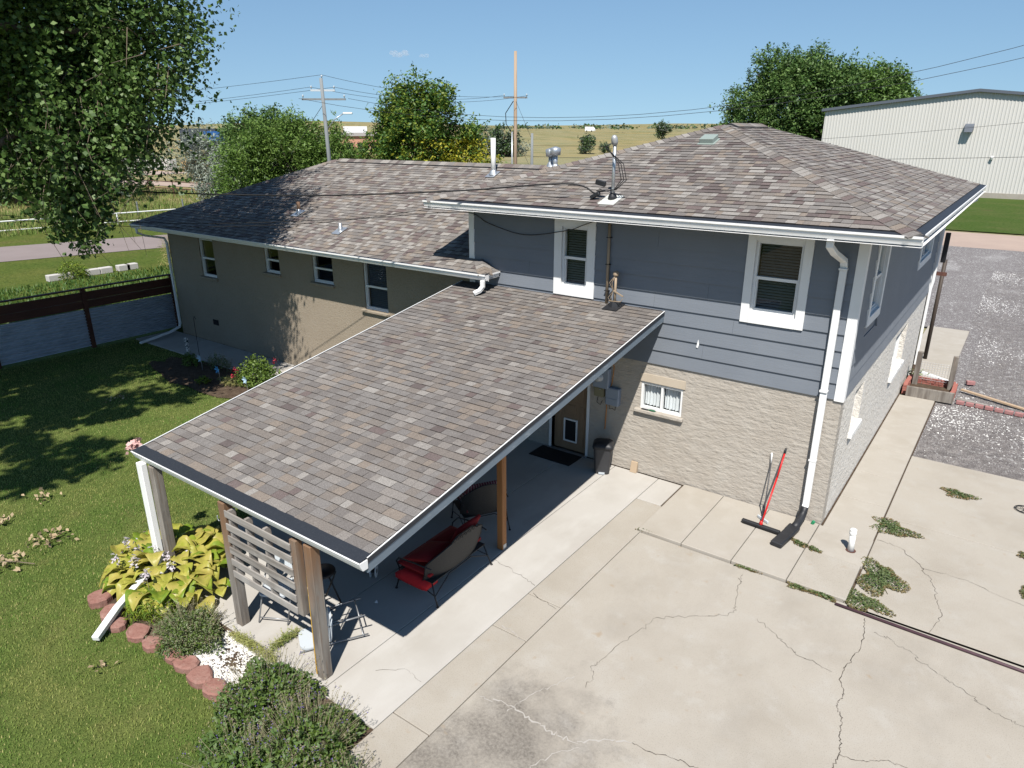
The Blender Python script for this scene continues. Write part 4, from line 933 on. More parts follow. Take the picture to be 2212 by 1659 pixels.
# tipped chair: backrest flat on the slab, seat on edge, legs pointing away
TC = thing('folding_chair', 'pale grey folding chair tipped onto its back at the corner post', 'folding chair', (-4.75,-7.0,0), 'folding chairs on the patio')
def tc(mb, nm, m, sm=False): return xf(mb, (-4.75,-7.02,0), R(-33)).build(nm, m, TC, sm)
def rplate(w, d, cr):
    pts = []
    for sx, sy in ((1,1),(-1,1),(-1,-1),(1,-1)):
        for k in range(5):
            a = math.atan2(sy, sx)-math.pi/4+k*math.pi/8; pts.append((sx*(w/2-cr)+cr*math.cos(a), sy*(d/2-cr)+cr*math.sin(a)))
    return pts
mb = MB(); mb.prism(rplate(.42,.30,.11), lambda a, b, t: (a, b-.12, t+.03), 0, .03); tc(mb, 'backrest', greypl_m)
mb = MB(); mb.prism(rplate(.40,.36,.08), lambda a, b, t: (a, .10+t+.12*(b+.18), .20+b), 0, .03); tc(mb, 'seat', greypl_m)
for s in (-1, 1):
    mb = MB(); mb.tube([(s*.21,-.28,.02),(s*.215,.08,.05),(s*.21,.62,.06)], .011, 6); tc(mb, 'leg', steelgrey_m, True)
    mb = MB(); mb.tube([(s*.19,.10,.30),(s*.19,.35,.34),(s*.19,.60,.36)], .011, 6); tc(mb, 'leg', steelgrey_m, True)
mb = MB(); mb.tube([(-.21,.55,.06),(.21,.55,.06)], .009, 6); mb.tube([(-.19,.52,.355),(.19,.52,.355)], .009, 6); tc(mb, 'crossbar', steelgrey_m, True)
# black folding stool
ST = thing('folding_stool', 'black round folding stool under the patio gutter beside the corner post', 'stool', (-5.24,-6.5,0))
mb = MB(); mb.lathe((-5.24,-6.5,.56), [(.001,0),(.17,0),(.18,.02),(.17,.04),(.001,.045)], 20); mb.build('seat', black_m, ST, True)
for s in (-1, 1):
    for k in (-1, 1):
        mb = MB(); mb.tube([(-5.24+k*.13,-6.5+s*.12,.56),(-5.24-k*.17,-6.5+s*.14,.012)], .013, 6); mb.build('leg', black_m, ST, True)
    mb = MB(); mb.tube([(-5.24-s*.16,-6.63,.03),(-5.24-s*.16,-6.37,.03)], .012, 6); mb.build('foot_bar', black_m, ST, True)
RL = thing('plastic_reel', 'small white plastic reel standing on the shaded patio slab', 'reel', (-5.2,-5.6,0))
Mr = Matrix.Rotation(.6,3,'Z') @ Matrix.Rotation(math.pi/2,3,'Y')
for k in (-.04, .04): mb = MB(); mb.lathe(V3((-5.2,-5.6,.10))+Mr @ Vector((0,0,k)), [(.03,-.006),(.10,-.006),(.10,.006),(.03,.006)], 20, M=Mr); mb.build('rim', vinyl_m, RL)
mb = MB(); mb.lathe((-5.2,-5.6,.10), [(.001,-.05),(.035,-.05),(.035,.05),(.001,.05)], 12, M=Mr); mb.build('hub', blackpl_m, RL)
mb = MB(); mb.add([(-4.73,-6.06,.004),(-4.68,-6.08,.03),(-4.66,-6.03,.012),(-4.71,-6.01,.035),(-4.69,-6.045,.04)], [(0,1,4),(1,2,4),(2,3,4),(3,0,4)]); single(mb, 'paper_scrap', vinyl_m, 'crumpled white paper scrap on the shaded patio slab', 'paper')
# swing-top bin
TB = thing('trash_bin', 'dark grey swing lid bin against the stucco wall beside the door', 'trash bin', (-4.09,-.42,0))
def rring(w, d, cr, z): return [(a, b, z) for a, b in rplate(w, d, cr)]
def loft(rings):
    mb = MB(); n_ = len(rings[0]); vs = [p for r in rings for p in r]
    mb.add(vs, [(i*n_+j, i*n_+(j+1) % n_, (i+1)*n_+(j+1) % n_, (i+1)*n_+j) for i in range(len(rings)-1) for j in range(n_)] + [tuple(range(n_))[::-1], tuple((len(rings)-1)*n_+j for j in range(n_))]); return mb
rz_ = R(24); lc = (-4.09,-.42,.002)
xf(loft([rring(.27,.24,.05,0), rring(.30,.27,.05,.04), rring(.36,.33,.06,.56), rring(.37,.34,.06,.57)]), lc, rz_).build('body', canpl_m, TB, True)
xf(loft([rring(.40,.37,.06,.555), rring(.41,.38,.06,.60), rring(.39,.36,.06,.63), rring(.30,.28,.06,.675), rring(.12,.12,.04,.69)]), lc, rz_).build('lid', blackpl_m, TB, True)
mb = MB(); mb.box(-.06, .06, -.155, -.12, .012, .05); xf(mb, lc, rz_).build('pedal', greypl_m, TB)
# door mat, block, meters
mb = MB(); mb.box(-5.75, -4.75, -.62, -.08, .003, .016); single(mb, 'door_mat', mat('black_mat', (.012,.012,.013), .95, bump=[(60,.8,.01)]), 'black rubber mat on the slab in front of the back door', 'door mat')
mb = MB(); mb.box(-3.64, -3.50, -.10, -.012, .0, .10); mb.v = [(x, y if z < .05 or y > -.05 else y+.05, z+.12*(z > .05)) for x, y, z in mb.v]; single(mb, 'wedge_block', mat('tan_block', (.42,.32,.22), .9), 'small tan wedge block propped against the foot of the stucco wall', 'block', bevel=.005)
EM = thing('electric_meter', 'grey electric meter box with round glass dial high on the stucco wall', 'electric meter', (-4.38,0,1.6))
mb = MB(); mb.box(-4.55, -4.20, -.14, -.004, 1.65, 2.07); mb.build('box', boxgrey_m, EM, bevel=.012)
Mm = Matrix.Rotation(math.pi/2,3,'X')
mb = MB(); mb.lathe((-4.40,-.14,1.88), [(.095,0),(.095,.02),(.08,.03),(.075,.09),(.05,.11),(.001,.112)], 20, M=Mm); mb.build('dial_dome', mat('dial_glass', (.45,.47,.48), .15), EM, True)
mb = MB(); mb.box(-4.43, -4.37, -.257, -.25, 1.89, 1.905); mb.build('register', dark_m, EM)
CB = thing('cable_box', 'pale grey two door cable box under the electric meter', 'utility box', (-4.12,0,1.3))
mb = MB(); mb.box(-4.27, -3.97, -.11, -.004, 1.32, 1.69); mb.build('box', boxgrey_m, CB, bevel=.014); mb = MB(); mb.box(-4.245, -3.995, -.118, -.111, 1.335, 1.47); mb.build('door', boxgrey_m, CB, bevel=.003)
mb = MB(); mb.tube([(-4.2,-.06,1.32),(-4.19,-.05,1.22),(-4.12,-.06,1.25),(-4.06,-.06,1.22),(-4.05,-.06,1.32)], .007, 5); mb.build('loop_cable', wire_m, CB, True)
mb = MB(); mb.tube([(-4.28,-.02,1.40),(-4.27,-.02,1.2),(-4.285,-.02,.75)], .010, 6); mb.build('drop_cable', orange_m, CB, True)
TX = thing('junction_box', 'small olive tan junction box beside the grey cable box', 'junction box', (-4.42,0,1.4))
mb = MB(); mb.box(-4.54, -4.32, -.08, -.004, 1.44, 1.63); mb.build('box', boxtan_m, TX, bevel=.008); mb = MB(); mb.lathe((-4.40,-.082,1.60), [(.001,-.01),(.012,-.01),(.012,.01),(.001,.01)], 8, M=Mm); mb.build('screw', galv_m, TX)
mb = MB(); mb.tube([(-4.46,-.04,1.44),(-4.48,-.05,1.3),(-4.40,-.05,1.26),(-4.36,-.04,1.36)], .006, 5); mb.build('loop_cable', wire_m, TX, True)
mb = MB(); mb.tube([(-4.16,-.03,2.28),(-4.19,-.03,2.2),(-4.14,-.03,2.12),(-4.15,-.03,1.95),(-4.17,-.03,1.75),(-4.2,-.03,1.68)], .009, 6); single(mb, 'cable', orange_m, 'orange cable running down the wall beside the electric meter', 'cable', smooth=True)
# brooms leaning on the stucco
BR = thing('push_broom', 'black headed push broom with a red handle leaning on the stucco wall', 'broom', (-.8,-.75,0))
mb = MB(); mb.obox((-.80,-.79,.10), (.66,.07,.05), Matrix.Rotation(-.06,3,'Z')); mb.build('head', blackpl_m, BR, bevel=.01)
mb = MB(); mb.obox((-.80,-.79,.055), (.62,.05,.06), Matrix.Rotation(-.06,3,'Z')); mb.build('bristles', black_m, BR)
mb = MB(); mb.tube([(-.80,-.78,.12),(-.765,-.28,.82)], .016, 10); mb.tube([(-.765,-.28,.82),(-.748,-.06,1.20)], .016, 10); mb.build('handle', redpl_m, BR, True)
mb = MB(); mb.tube([(-.748,-.06,1.20),(-.742,-.03,1.29)], .018, 10); mb.build('grip', blackpl_m, BR, True); mb = MB(); mb.lathe((-.80,-.785,.125), [(.03,0),(.03,.02),(.018,.07)], 10); mb.build('socket', redpl_m, BR, True)
SQ = thing('squeegee', 'grey handled squeegee with a white head leaning beside the red broom', 'squeegee', (-.9,-.45,0))
mb = MB(); mb.tube([(-.86,-.46,.09),(-.955,-.04,.95)], .011, 8); mb.build('handle', mat('dark_grey_handle', (.07,.07,.075), .5), SQ, True)
mb = MB(); mb.tube([(-.955,-.04,.95),(-.97,-.03,1.14)], .015, 8); mb.build('grip', vinyl_m, SQ, True)
mb = MB(); mb.obox((-.85,-.50,.075), (.26,.03,.05), Matrix.Rotation(-.55,3,'Z')); mb.build('head', greypl_m, SQ, bevel=.006)
# pvc cleanout
PV = thing('cleanout_pipe', 'short capped white PVC standpipe in a round hole in the paving', 'pipe', (.6,-.58,0))
mb = MB(); mb.tube([(.6,-.58,.0),(.585,-.575,.40)], .048, 18); mb.build('pipe', pvc_m, PV, True)
mb = MB(); mb.lathe((.585,-.575,.33), [(.051,0),(.056,.01),(.056,.05),(.05,.06),(.054,.075),(.054,.095),(.03,.105),(.001,.106)], 18); mb.build('cap', pvc_m, PV, True)
mb = MB(); mb.lathe((.6,-.58,.036), [(.05,0),(.075,.0),(.078,.004),(.05,.004)], 18); mb.build('collar', rust_m, PV)
# steel pipe on the driveway joint
mb = MB(); mb.tube([(.72,-2.16,.024),(3.0,-2.2,.022),(7,-2.24,.022)], .021, 10); single(mb, 'steel_pipe', steelpipe_m, 'long purple brown steel pipe lying along the driveway joint', 'pipe', smooth=True)
mb = MB()
for r in (.16, .14): mb.tube([(2.86+r*math.cos(a), 2.72+r*math.sin(a), .02) for a in np.linspace(0, 6.283, 25)], .006, 5, False)
for k in range(6): a = k*math.pi/3; mb.tube([(2.86,2.72,.02), (2.86+.07*math.cos(a+.3), 2.72+.07*math.sin(a+.3), .03), (2.86+.14*math.cos(a), 2.72+.14*math.sin(a), .02)], .005, 5)
single(mb, 'wire_trivet', black_m, 'black wire scrollwork ring lying flat on the yard paving', 'ornament', smooth=True)
mb = MB(); mb.tube([(-.12,-.10,.05),(-.10,-.10,.1)], .03, 8); single(mb, 'hose_cap', mat('green_plastic', (.02,.22,.10), .5), 'tiny green plastic cap at the wall corner by the black elbow', 'cap')

# planter by the side wall
PT = thing('brick_planter', 'low red brick planter with a timber front board and two posts', 'planter', (.6,8.5,0))
def brick_row(x0, x1, y, z, axis='x', bl=.20, off=0.):
    a = x0-off
    while a < x1-.03:
        b0, b1 = max(a, x0), min(a+bl, x1)
        if b1-b0 > .04:
            mb = MB(); j = random.uniform(-.008,.008)
            if axis == 'x': mb.box(b0+.004, b1-.004, y-.05+j, y+.05+j, z+.003, z+.065)
            else: mb.box(y-.05+j, y+.05+j, b0+.004, b1-.004, z+.003, z+.065)
            mb.build('brick', brick_m, PT, bevel=.006)
        a += bl+.004
for k in range(4): brick_row(.08, 1.16, 9.05, .0+k*.068, 'x', off=.1*(k % 2)); brick_row(8.1, 8.99, .10, k*.068+.0, 'y', off=.1*(k % 2)); brick_row(8.12, 8.99, 1.16, k*.068, 'y', off=.1*(k % 2))
mb = MB(); mb.obox((.69,7.99,.15), (1.06,.07,.28), Matrix.Rotation(.06,3,'Z')); mb.build('front_board', wood_grey, PT, bevel=.006)
for x, y, h in ((.24,8.86,1.0), (1.05,8.9,1.0)): mb = MB(); mb.box(x-.06, x+.06, y-.06, y+.06, 0, h); mb.build('post', wood_grey, PT, bevel=.01)
mb = MB(); mb.box(.16, 1.10, 8.06, 8.98, .0, .10); mb.build('soil', soil_m, PT)
mb = MB()
for i in range(14): x = .25+.82*i/13; mb.tube([(x,8.93,.25),(x,8.93,.72)], .0025, 4, False)
for i in range(9): z = .25+.47*i/8; mb.tube([(.25,8.93,z),(1.07,8.93,z)], .0025, 4, False)
mb.build('wire_panel', galv_m, PT)
c_ = np.array([(.2,9.2,.2)]*130)+rng.normal(size=(130,3))*(.10,.08,.08); wd = thing('weed', 'small green weed growing behind the brick planter post', 'weed', (.2,9.2,0)); quads_mesh('foliage', leaf_quads(c_, .09, .5), L_rose, rng.integers(0,2,130), wd)
single(MB().rtube([(.30,9.35,.30),(1.15,9.6,.05)], .09, .07, (0,1,0)), 'downspout_extension', white_m, 'white downspout length slanting down behind the brick planter', 'pipe', bevel=.006)
x = 1.28
for k in range(14):
    mb = MB(); mb.obox((x+.09,8.16-.03*k*.4+random.uniform(-.01,.01),.035), (.175,.10,.09), Matrix.Rotation(-.1+random.uniform(-.08,.08),3,'Z'))
    single(mb, 'edging_brick', brick_p, 'mauve red brick in the edging row along the gravel', 'brick', 'bricks edging the gravel', bevel=.008); x += .205
mb = MB(); mb.obox((1.45,9.95,.06), (.2,.11,.10), Matrix.Rotation(.4,3,'Z')); single(mb, 'loose_brick', brick_p, 'single red brick lying loose on the gravel beyond the planter post', 'brick', bevel=.008)
mb = MB(); mb.bar((1.30,9.2,.06), (2.75,8.55,.03), .09, .04); single(mb, 'timber_batten', mat('raw_timber', (.45,.33,.22), .85), 'raw timber batten lying slantwise on the gravel behind the edging bricks', 'timber')
mb = MB(); mb.bar((1.28,8.42,.05), (1.95,8.32,.03), .10, .03); single(mb, 'grey_board', wood_pallet, 'short grey weathered board behind the edging bricks', 'timber')
mb = MB(); mb.tube([(.14,11.8,0),(.14,11.8,3.0)], .055, 10); single(mb, 'steel_post', mat('dark_brown_post', (.06,.045,.035), .6), 'dark brown steel post standing at the far wall end', 'post', smooth=True)
SN = thing('porch_sign', 'dark vertical sign board fixed at the far end of the side wall', 'sign', (.3,10.6,3)); mb = MB(); mb.box(.12,.24,10.5,10.56,3.1,3.9); mb.build('board', black_m, SN, bevel=.01); mb = MB(); mb.box(.0,.34,10.45,10.5,2.75,2.85); mb.build('bracket', rust_m, SN)

# purslane mats in the paving joints
def weed(label, cx, cy, rx, ry, n_, rot=0, tall=.05, z=0.):
    t = thing('weed_mat', label, 'weed', (cx, cy, z)); a = rng.random(n_)*6.283; r = np.sqrt(rng.random(n_))
    lob = 1+.28*np.sin(a*3+cx*7)+.18*np.sin(a*5+cy*9); x = r*np.cos(a)*rx*lob; y = r*np.sin(a)*ry*lob
    c = np.stack([cx+x*math.cos(rot)-y*math.sin(rot), cy+x*math.sin(rot)+y*math.cos(rot), z+.01+tall*rng.random(n_)*(1-.6*r)], 1)
    k = np.where(r+rng.normal(size=n_)*.15 > .8, 1, rng.choice([0,0,2], n_))
    quads_mesh('foliage', leaf_quads(c, .034, .6, up=.9), L_purs, k, t)
    mb = MB()
    for i in range(12):
        q = 6.283*i/12; mb.tube([(cx,cy,z+.015), (cx+rx*.9*math.cos(q)*math.cos(rot)-ry*.9*math.sin(q)*math.sin(rot), cy+rx*.9*math.cos(q)*math.sin(rot)+ry*.9*math.sin(q)*math.cos(rot), z+.01)], .004, 4)
    mb.build('stem', L_purs[1], t)
weed('green purslane mat spilling over the paving joint beyond the standpipe', 1.02, .62, .36, .26, 1300, -.3)
weed('large green purslane mat beside the pale apron slab', 1.12, -1.10, .30, .46, 2300, .1, .07)
weed('purslane mat at the end of the purple brown pipe', 1.02, -1.86, .34, .22, 1100, -.2)
weed('lone reddish purslane patch on the yard paving near the gravel', 1.83, 2.68, .27, .16, 650, -.2)
weed('small purslane tuft behind the black splash extension', -.14, -.88, .16, .07, 260, -.4, z=.04)
weed('thin purslane sprig in the apron joint between extension and standpipe', .12, -.92, .12, .06, 170, -.3, z=.04)
weed('thin purslane line along the apron edge below the pale slab', .18, -2.07, .17, .06, 260, -.05)
weed('reddish purslane line where the apron edge meets the big mat', .52, -2.06, .2, .06, 300, 0)
weed('tiny weed wisp on the apron edge by the push broom', -.62, -2.05, .2, .03, 110, 0)
weed('green tuft in the paving joint at the far yard edge', 2.95, .95, .14, .1, 260, 0)
weed('purslane patch on the yard slab near the long crack', 2.98, -.2, .12, .16, 330, 0)
weed('tiny weeds in the joint at the inner corner of the apron', -2.38, -1.98, .16, .04, 110, 0)

# ------------------------------------------------------------------ garden
wsl = thing('wing_path', None, None); wsl['kind'] = 'structure'
for a, b in ((-21.3,-19.2), (-19.2,-16.9), (-16.9,-14.6), (-14.6,-12.3), (-12.3,-10.3), (-10.3,-8.3)): slab('slab', a, b, -1.02, .30, conc_white, z=.0, parent=wsl)
def bed_sheet(name, cx, cy, rx, ry, z, m, n_=28):
    mb = MB(); c0 = len(mb.v); pts = [(cx+rx*math.cos(2*math.pi*i/n_)*(1+.12*math.sin(i*1.7)), cy+ry*math.sin(2*math.pi*i/n_)*(1+.1*math.sin(i*2.3)), z) for i in range(n_)]
    mb.poly(pts); return struct(mb, name, m)
bed_sheet('flower_bed', -15.6, -1.75, 2.9, .85, -.012, soil_m)
sheet('stone_bed', [(-8.1,-8.35),(-3.2,-8.35),(-3.2,-7.6),(-8.1,-7.6)], -.012, soil_m)
# white pebbles
pb = np.stack([-5.9+1.6*rng.random(3400), -8.32+.66*rng.random(3400)], 1); pb = pb[(np.sin(pb[:,0]*5)+np.sin(pb[:,1]*9+1)+rng.normal(size=len(pb))*.5) > -1.5]
tag(rocks('pebbles', pb, .014, .032, [pebble_m], np.zeros(len(pb), int), .0, .8), 'white pebbles between the lavender clumps in the stone edged bed', 'pebbles', kind='stuff')
# red edging stones
for i, (x, y, a, rx, ry) in enumerate([(-8.12,-8.0,.5,.25,.13), (-8.0,-8.38,.2,.17,.15), (-7.55,-8.42,-.2,.2,.15), (-7.25,-8.5,.3,.16,.12), (-6.85,-8.42,-.1,.19,.15), (-6.45,-8.40,.2,.16,.13), (-6.05,-8.37,0,.15,.12), (-5.72,-8.36,.3,.19,.13), (-5.38,-8.38,-.2,.19,.15), (-5.06,-8.38,.2,.18,.15), (-4.74,-8.40,-.1,.19,.15), (-4.42,-8.44,.4,.19,.15)]):
    mb = MB(); pts = []; n_ = 9
    for k in range(n_):
        q = 2*math.pi*k/n_; rr = 1+random.uniform(-.14,.14); px, py = rx*rr*math.cos(q), ry*rr*math.sin(q)
        pts.append((x+px*math.cos(a)-py*math.sin(a), y+px*math.sin(a)+py*math.cos(a)))
    h = random.uniform(.06,.10); inn = [(x+(u-x)*.86, y+(v-y)*.86) for u, v in pts]
    mb.add([(u,v,-.03) for u, v in pts]+[(u,v,h*.7) for u, v in pts]+[(u,v,h+random.uniform(-.008,.008)) for u, v in inn], [(k,(k+1)%n_,(k+1)%n_+n_,k+n_) for k in range(n_)]+[(k+n_,(k+1)%n_+n_,(k+1)%n_+2*n_,k+2*n_) for k in range(n_)]+[tuple(range(2*n_,3*n_))])
    lab = {0:'long flat red sandstone at the far end of the bed edging under the hosta', 1:'round red sandstone on the outer bend of the bed edging', 2:'red sandstone just beyond the white downspout length', 3:'red sandstone half under the white downspout length'}
    single(mb, 'edging_stone', redstone_m, lab.get(i, 'flat red sandstone in the edging row along the lawn'), 'stone', 'red stones edging the bed')
# hosta: one object per leaf, a few shared leaf shapes
HS = thing('hosta', 'big yellowing hosta clump around the white downspout post', 'hosta', (-7.5,-7.6,0))
def hosta_leaf(bend, fold, m):
    mb = MB(); nL, nW = 6, 6; vs = []
    for i in range(nL+1):
        t = i/nL; w = .13*math.sin(math.pi*min(1, t**.75*.97+.03))**.8*(1.25-.55*t); ang = .95-bend*t
        x = .36*(t-.25*bend*t*t*.5); z = .36*(math.sin(.9)*t-.62*bend*t*t)
        for j in range(nW+1):
            u = j/nW*2-1; vs.append((x, u*w, z+fold*abs(u)*w+.012*math.sin(9*t+3*u)+(.007 if j % 2 else -.004)))
    mb.add(vs, [(i*(nW+1)+j, (i+1)*(nW+1)+j, (i+1)*(nW+1)+j+1, i*(nW+1)+j+1) for i in range(nL) for j in range(nW)])
    me = bpy.data.meshes.new('leaf'); me.from_pydata(mb.v, [], mb.f); me.materials.append(m); me.polygons.foreach_set('use_smooth', [True]*len(mb.f)); return me
HL = [hosta_leaf(b, f, m) for b in (.9,1.3,1.7) for f in (.25,.5) for m in L_hosta]
for i in range(330):
    ex = random.uniform(-1,1); ey = random.uniform(-1,1)
    if ex*ex+ey*ey > 1: continue
    cx, cy = -7.7+ex*1.05, -7.38+ey*.72
    if cy > -7.05 and cx > -7.0: continue
    out = math.atan2(cy+7.55, cx+7.75)+random.uniform(-.7,.7); rr = math.hypot(ex, ey)
    o = bpy.data.objects.new('leaf', random.choice(HL)); C.objects.link(o); o.parent = HS
    o.location = (cx+7.5, cy+7.6, random.uniform(.05,.22)+.42*(1-rr)); o.rotation_euler = (random.uniform(-.3,.3), random.uniform(-.1,.5)*rr+random.uniform(-.15,.15), out); k = random.uniform(.6,1.15); o.scale = (k,k,k)
for i in range(9):
    x, y = -7.85+random.uniform(-.8,.75), -7.6+random.uniform(-.45,.4); h = random.uniform(.45,.62); mb = MB(); mb.tube([(x,y,.1),(x+.03,y-.02,h)], .005, 4); mb.build('flower_stem', L_sage[2], HS)
    c_ = np.array([(x+.03,y-.02,h)]*26)+rng.normal(size=(26,3))*(.03,.03,.05); quads_mesh('flower_head', leaf_quads(c_, .06, .5), [mauve_m], np.zeros(26,int), HS)
def bush(name, label, cat, cx, cy, rx, ry, h, nl, ns, mats, L=.045, Wd=.45, stem=.5, flowers=None, z=0., stemh=1.25, wts=None):
    t = thing(name, label, cat, (cx, cy, z)); a = rng.random(nl)*6.283; ph = np.arccos(rng.random(nl)); r = .35+.65*rng.random(nl)**.5
    lob = 1+.15*np.sin(a*4+cx*5)+.1*np.sin(a*7+cy*3)
    c = np.stack([cx+rx*r*lob*np.sin(ph)*np.cos(a), cy+ry*r*lob*np.sin(ph)*np.sin(a), z+.02+h*r*np.cos(ph)*(1+.15*np.sin(a*5))], 1)
    quads_mesh('foliage', leaf_quads(c, L, Wd, up=.3), mats[:2], rng.choice(2, nl, p=wts or [.5,.5]), t)
    if ns:
        a = rng.random(ns)*6.283; r = np.sqrt(rng.random(ns)); b = np.stack([cx+rx*.6*r*np.cos(a), cy+ry*.6*r*np.sin(a), np.full(ns, z+h*.3)], 1)
        tip = np.stack([cx+rx*1.12*r*np.cos(a)+rng.normal(size=ns)*.05, cy+ry*1.12*r*np.sin(a)+rng.normal(size=ns)*.05, z+h*stemh*(1-.45*r*r)*(.8+.35*rng.random(ns))], 1)
        w = np.cross(unit(tip-b), unit(rng.normal(size=(ns,3))))*.0035
        quads_mesh('stems', np.stack([b-w, b+w, tip+w*.7, tip-w*.7], 1), [mats[2]], np.zeros(ns,int), t)['kind'] = 'stuff'
        hd = np.repeat(tip, 5, 0)+rng.normal(size=(ns*5,3))*(.006,.006,.022)
        quads_mesh('flower_spikes', leaf_quads(hd, .018, .5), flowers or [mats[2]], rng.integers(0, len(flowers or [1]), ns*5), t)['kind'] = 'stuff'
    return t
bush('daylily_clump', 'bright yellow green leafy clump in front of the hosta', 'plant', -7.18, -8.0, .52, .36, .26, 1700, 0, L_lily, .10, .16)
bush('lavender_bush', 'grey green lavender beside the white pebbles, nearest the hosta bed', 'lavender', -6.15, -8.05, .52, .42, .36, 5200, 260, [L_sage[0], L_rose[1], L_sage[2]], .045, .36)
bush('lavender_bush', 'big dense lavender with violet flecks at the foot of the corner post', 'lavender', -4.25, -8.2, .56, .55, .52, 6500, 260, [L_sage[1], L_rose[1], L_sage[2]], .06, .5, flowers=[L_sage[2]]*5+[violet_m])
bush('lavender_bush', 'tall stemmed straw tipped lavender spreading over the paving edge', 'lavender', -3.35, -8.35, .55, .58, .46, 8500, 380, [L_sage[1], L_rose[1], L_sage[2]], .06, .45, flowers=[L_sage[2]]*6+[violet_m], stemh=1.4)
bush('lavender_bush', 'low leafy lavender sprawling toward the driveway stain', 'lavender', -3.45, -8.95, .8, .5, .42, 7500, 240, [L_sage[1], L_rose[1], L_sage[2]], .065, .5, flowers=[L_sage[2]]*5+[violet_m])
bush('leafy_sprig', 'thin dark leafed sprig leaning over the strip of old concrete', 'plant', -2.72, -8.35, .22, .3, .32, 300, 60, [L_sage[0], L_sage[1], L_sage[2]], .05, .35)
bush('grass_tuft', 'green grass tuft growing in the patio slab joint', 'grass tuft', -5.06, -7.36, .05, .26, .12, 300, 60, [L_rose[0], L_grass[2], L_grass[2]], .12, .06)
bush('grass_tuft', 'scruffy grass fringe along the slab edge by the pebbles', 'grass tuft', -5.3, -7.68, .55, .06, .10, 700, 100, [L_grass[1], L_grass[2], L_grass[2]], .11, .07)
RB = bush('rose_bush', 'light green rose bush with crimson blooms at the patio roof corner', 'rose bush', -14.1, -1.35, .75, .5, .75, 2300, 0, L_rose, .08, .55)
for x, y, z in ((-14.6,-1.7,.42), (-14.5,-1.85,.3), (-13.7,-1.1,.66)):
    c_ = np.array([(x,y,z)]*22)+rng.normal(size=(22,3))*.035; quads_mesh('bloom', leaf_quads(c_, .045, .8), [crimson_m], np.zeros(22,int), RB)
bush('garden_plant', 'small leafy green plant among the dark garden bed', 'plant', -17.2, -1.5, .3, .2, .35, 420, 0, L_rose, .09, .3)
bush('garden_plant', 'spindly dark plant behind the garden bed against the path', 'plant', -16.2, -1.2, .6, .25, .4, 600, 60, [L_elm[2], L_sage[0], L_sage[2]], .07, .3)
bush('garden_plant', 'low yellow green seedling at the front of the garden bed', 'plant', -15.5, -2.15, .22, .18, .16, 160, 0, L_lily, .09, .35)
bush('straw_mulch', 'pale straw mulch heap in front of the rose bush', 'mulch', -14.85, -1.65, .55, .3, .06, 900, 0, [L_hay[2], L_hay[0]], .14, .07)
def pinwheel(label, x, y, h, m, r=.13):
    t = thing('garden_pinwheel', label, 'pinwheel', (x, y, 0)); mb = MB(); mb.tube([(x,y,0),(x,y,h)], .006, 5); mb.build('stake', galv_m, t)
    for k in range(6):
        a = k*math.pi/3; d = Vector((math.cos(a), -.35, math.sin(a))).normalized(); s = Vector((-math.sin(a), 0, math.cos(a)))
        c = Vector((x, y-.02, h)); mb = MB(); mb.poly([c, c+d*r*.6+s*r*.28, c+d*r, c+d*r*.55-s*r*.2]); mb.build('petal', m, t)
pinwheel('bright blue petalled pinwheel on a stake in the garden bed', -15.15, -1.85, .38, blue_m); pinwheel('pale blue petalled pinwheel on a stake in the shaded garden bed', -16.5, -1.55, .36, paleblue_m); pinwheel('white petalled pinwheel beside the concrete path', -15.1, -1.05, .3, white_m, .1); pinwheel('white and blue pinwheel in front of the rose bush', -13.75, -1.95, .4, paleblue_m, .12)
SG = thing('garden_plaque', 'upright white garden plaque with black speckled pattern by the path', 'plaque', (-18.22,-.97,0))
mb = MB(); mb.box(-18.31, -18.12, -.985, -.965, .0, .54); mb.build('board', mat('speckled_plaque', (.68,.66,.64), .7, [((.02,.02,.02), 22, .47, .52, 1)]), SG)
mb = MB(); mb.box(-18.235, -18.195, -.964, -.935, .0, .5); mb.build('stake', wood_grey, SG)
mb = MB(); mb.tube([(-17.55,-1.0,0),(-17.55,-1.0,1.25),(-17.5,-1.0,1.32),(-17.43,-1.0,1.25)], .008, 6); single(mb, 'shepherd_hook', black_m, 'thin black shepherd hook standing in the garden bed by the path', 'hook')
# fallen leaves on the lawn
for x, y, r, n_, lab in ((-10.36,-8.07,.30,75,'largest heap of dry tan leaves on the lawn'), (-12.0,-7.55,.24,26,'thin scatter of dry leaves beyond the largest heap'), (-10.2,-8.78,.28,45,'dry leaf heap lying with a long dead twig'), (-11.6,-8.36,.20,30,'small dry leaf heap between the twig and the thin scatter'), (-16.2,-4.2,.28,22,'few dry leaves on the shaded lawn toward the garden bed'), (-6.6,-9.0,.2,9,'few curled dry leaves on the lawn by the stone edging')):
    c_ = np.stack([x+rng.normal(size=n_)*r*.6, y+rng.normal(size=n_)*r*.45, .02+.05*rng.random(n_)], 1); t = quads_mesh('leaf_heap', leaf_quads(c_, .085, .6, up=.2), [dryleaf_m], np.zeros(n_,int)); tag(t, lab, 'leaves', 'fallen leaves on the lawn', 'stuff')
mb = MB(); mb.tube([(-10.35,-8.95,.03),(-10.1,-8.75,.05),(-9.75,-8.55,.03)], .008, 5); single(mb, 'dead_twig', twig_m, 'long dead twig lying across a dry leaf heap', 'twig')
mb = MB(); mb.tube([(-9.3,-7.05,.03),(-8.9,-6.85,.05),(-8.55,-6.72,.03)], .007, 5); single(mb, 'dead_twig', twig_m, 'bare twig lying alone on the lawn near the hosta', 'twig')
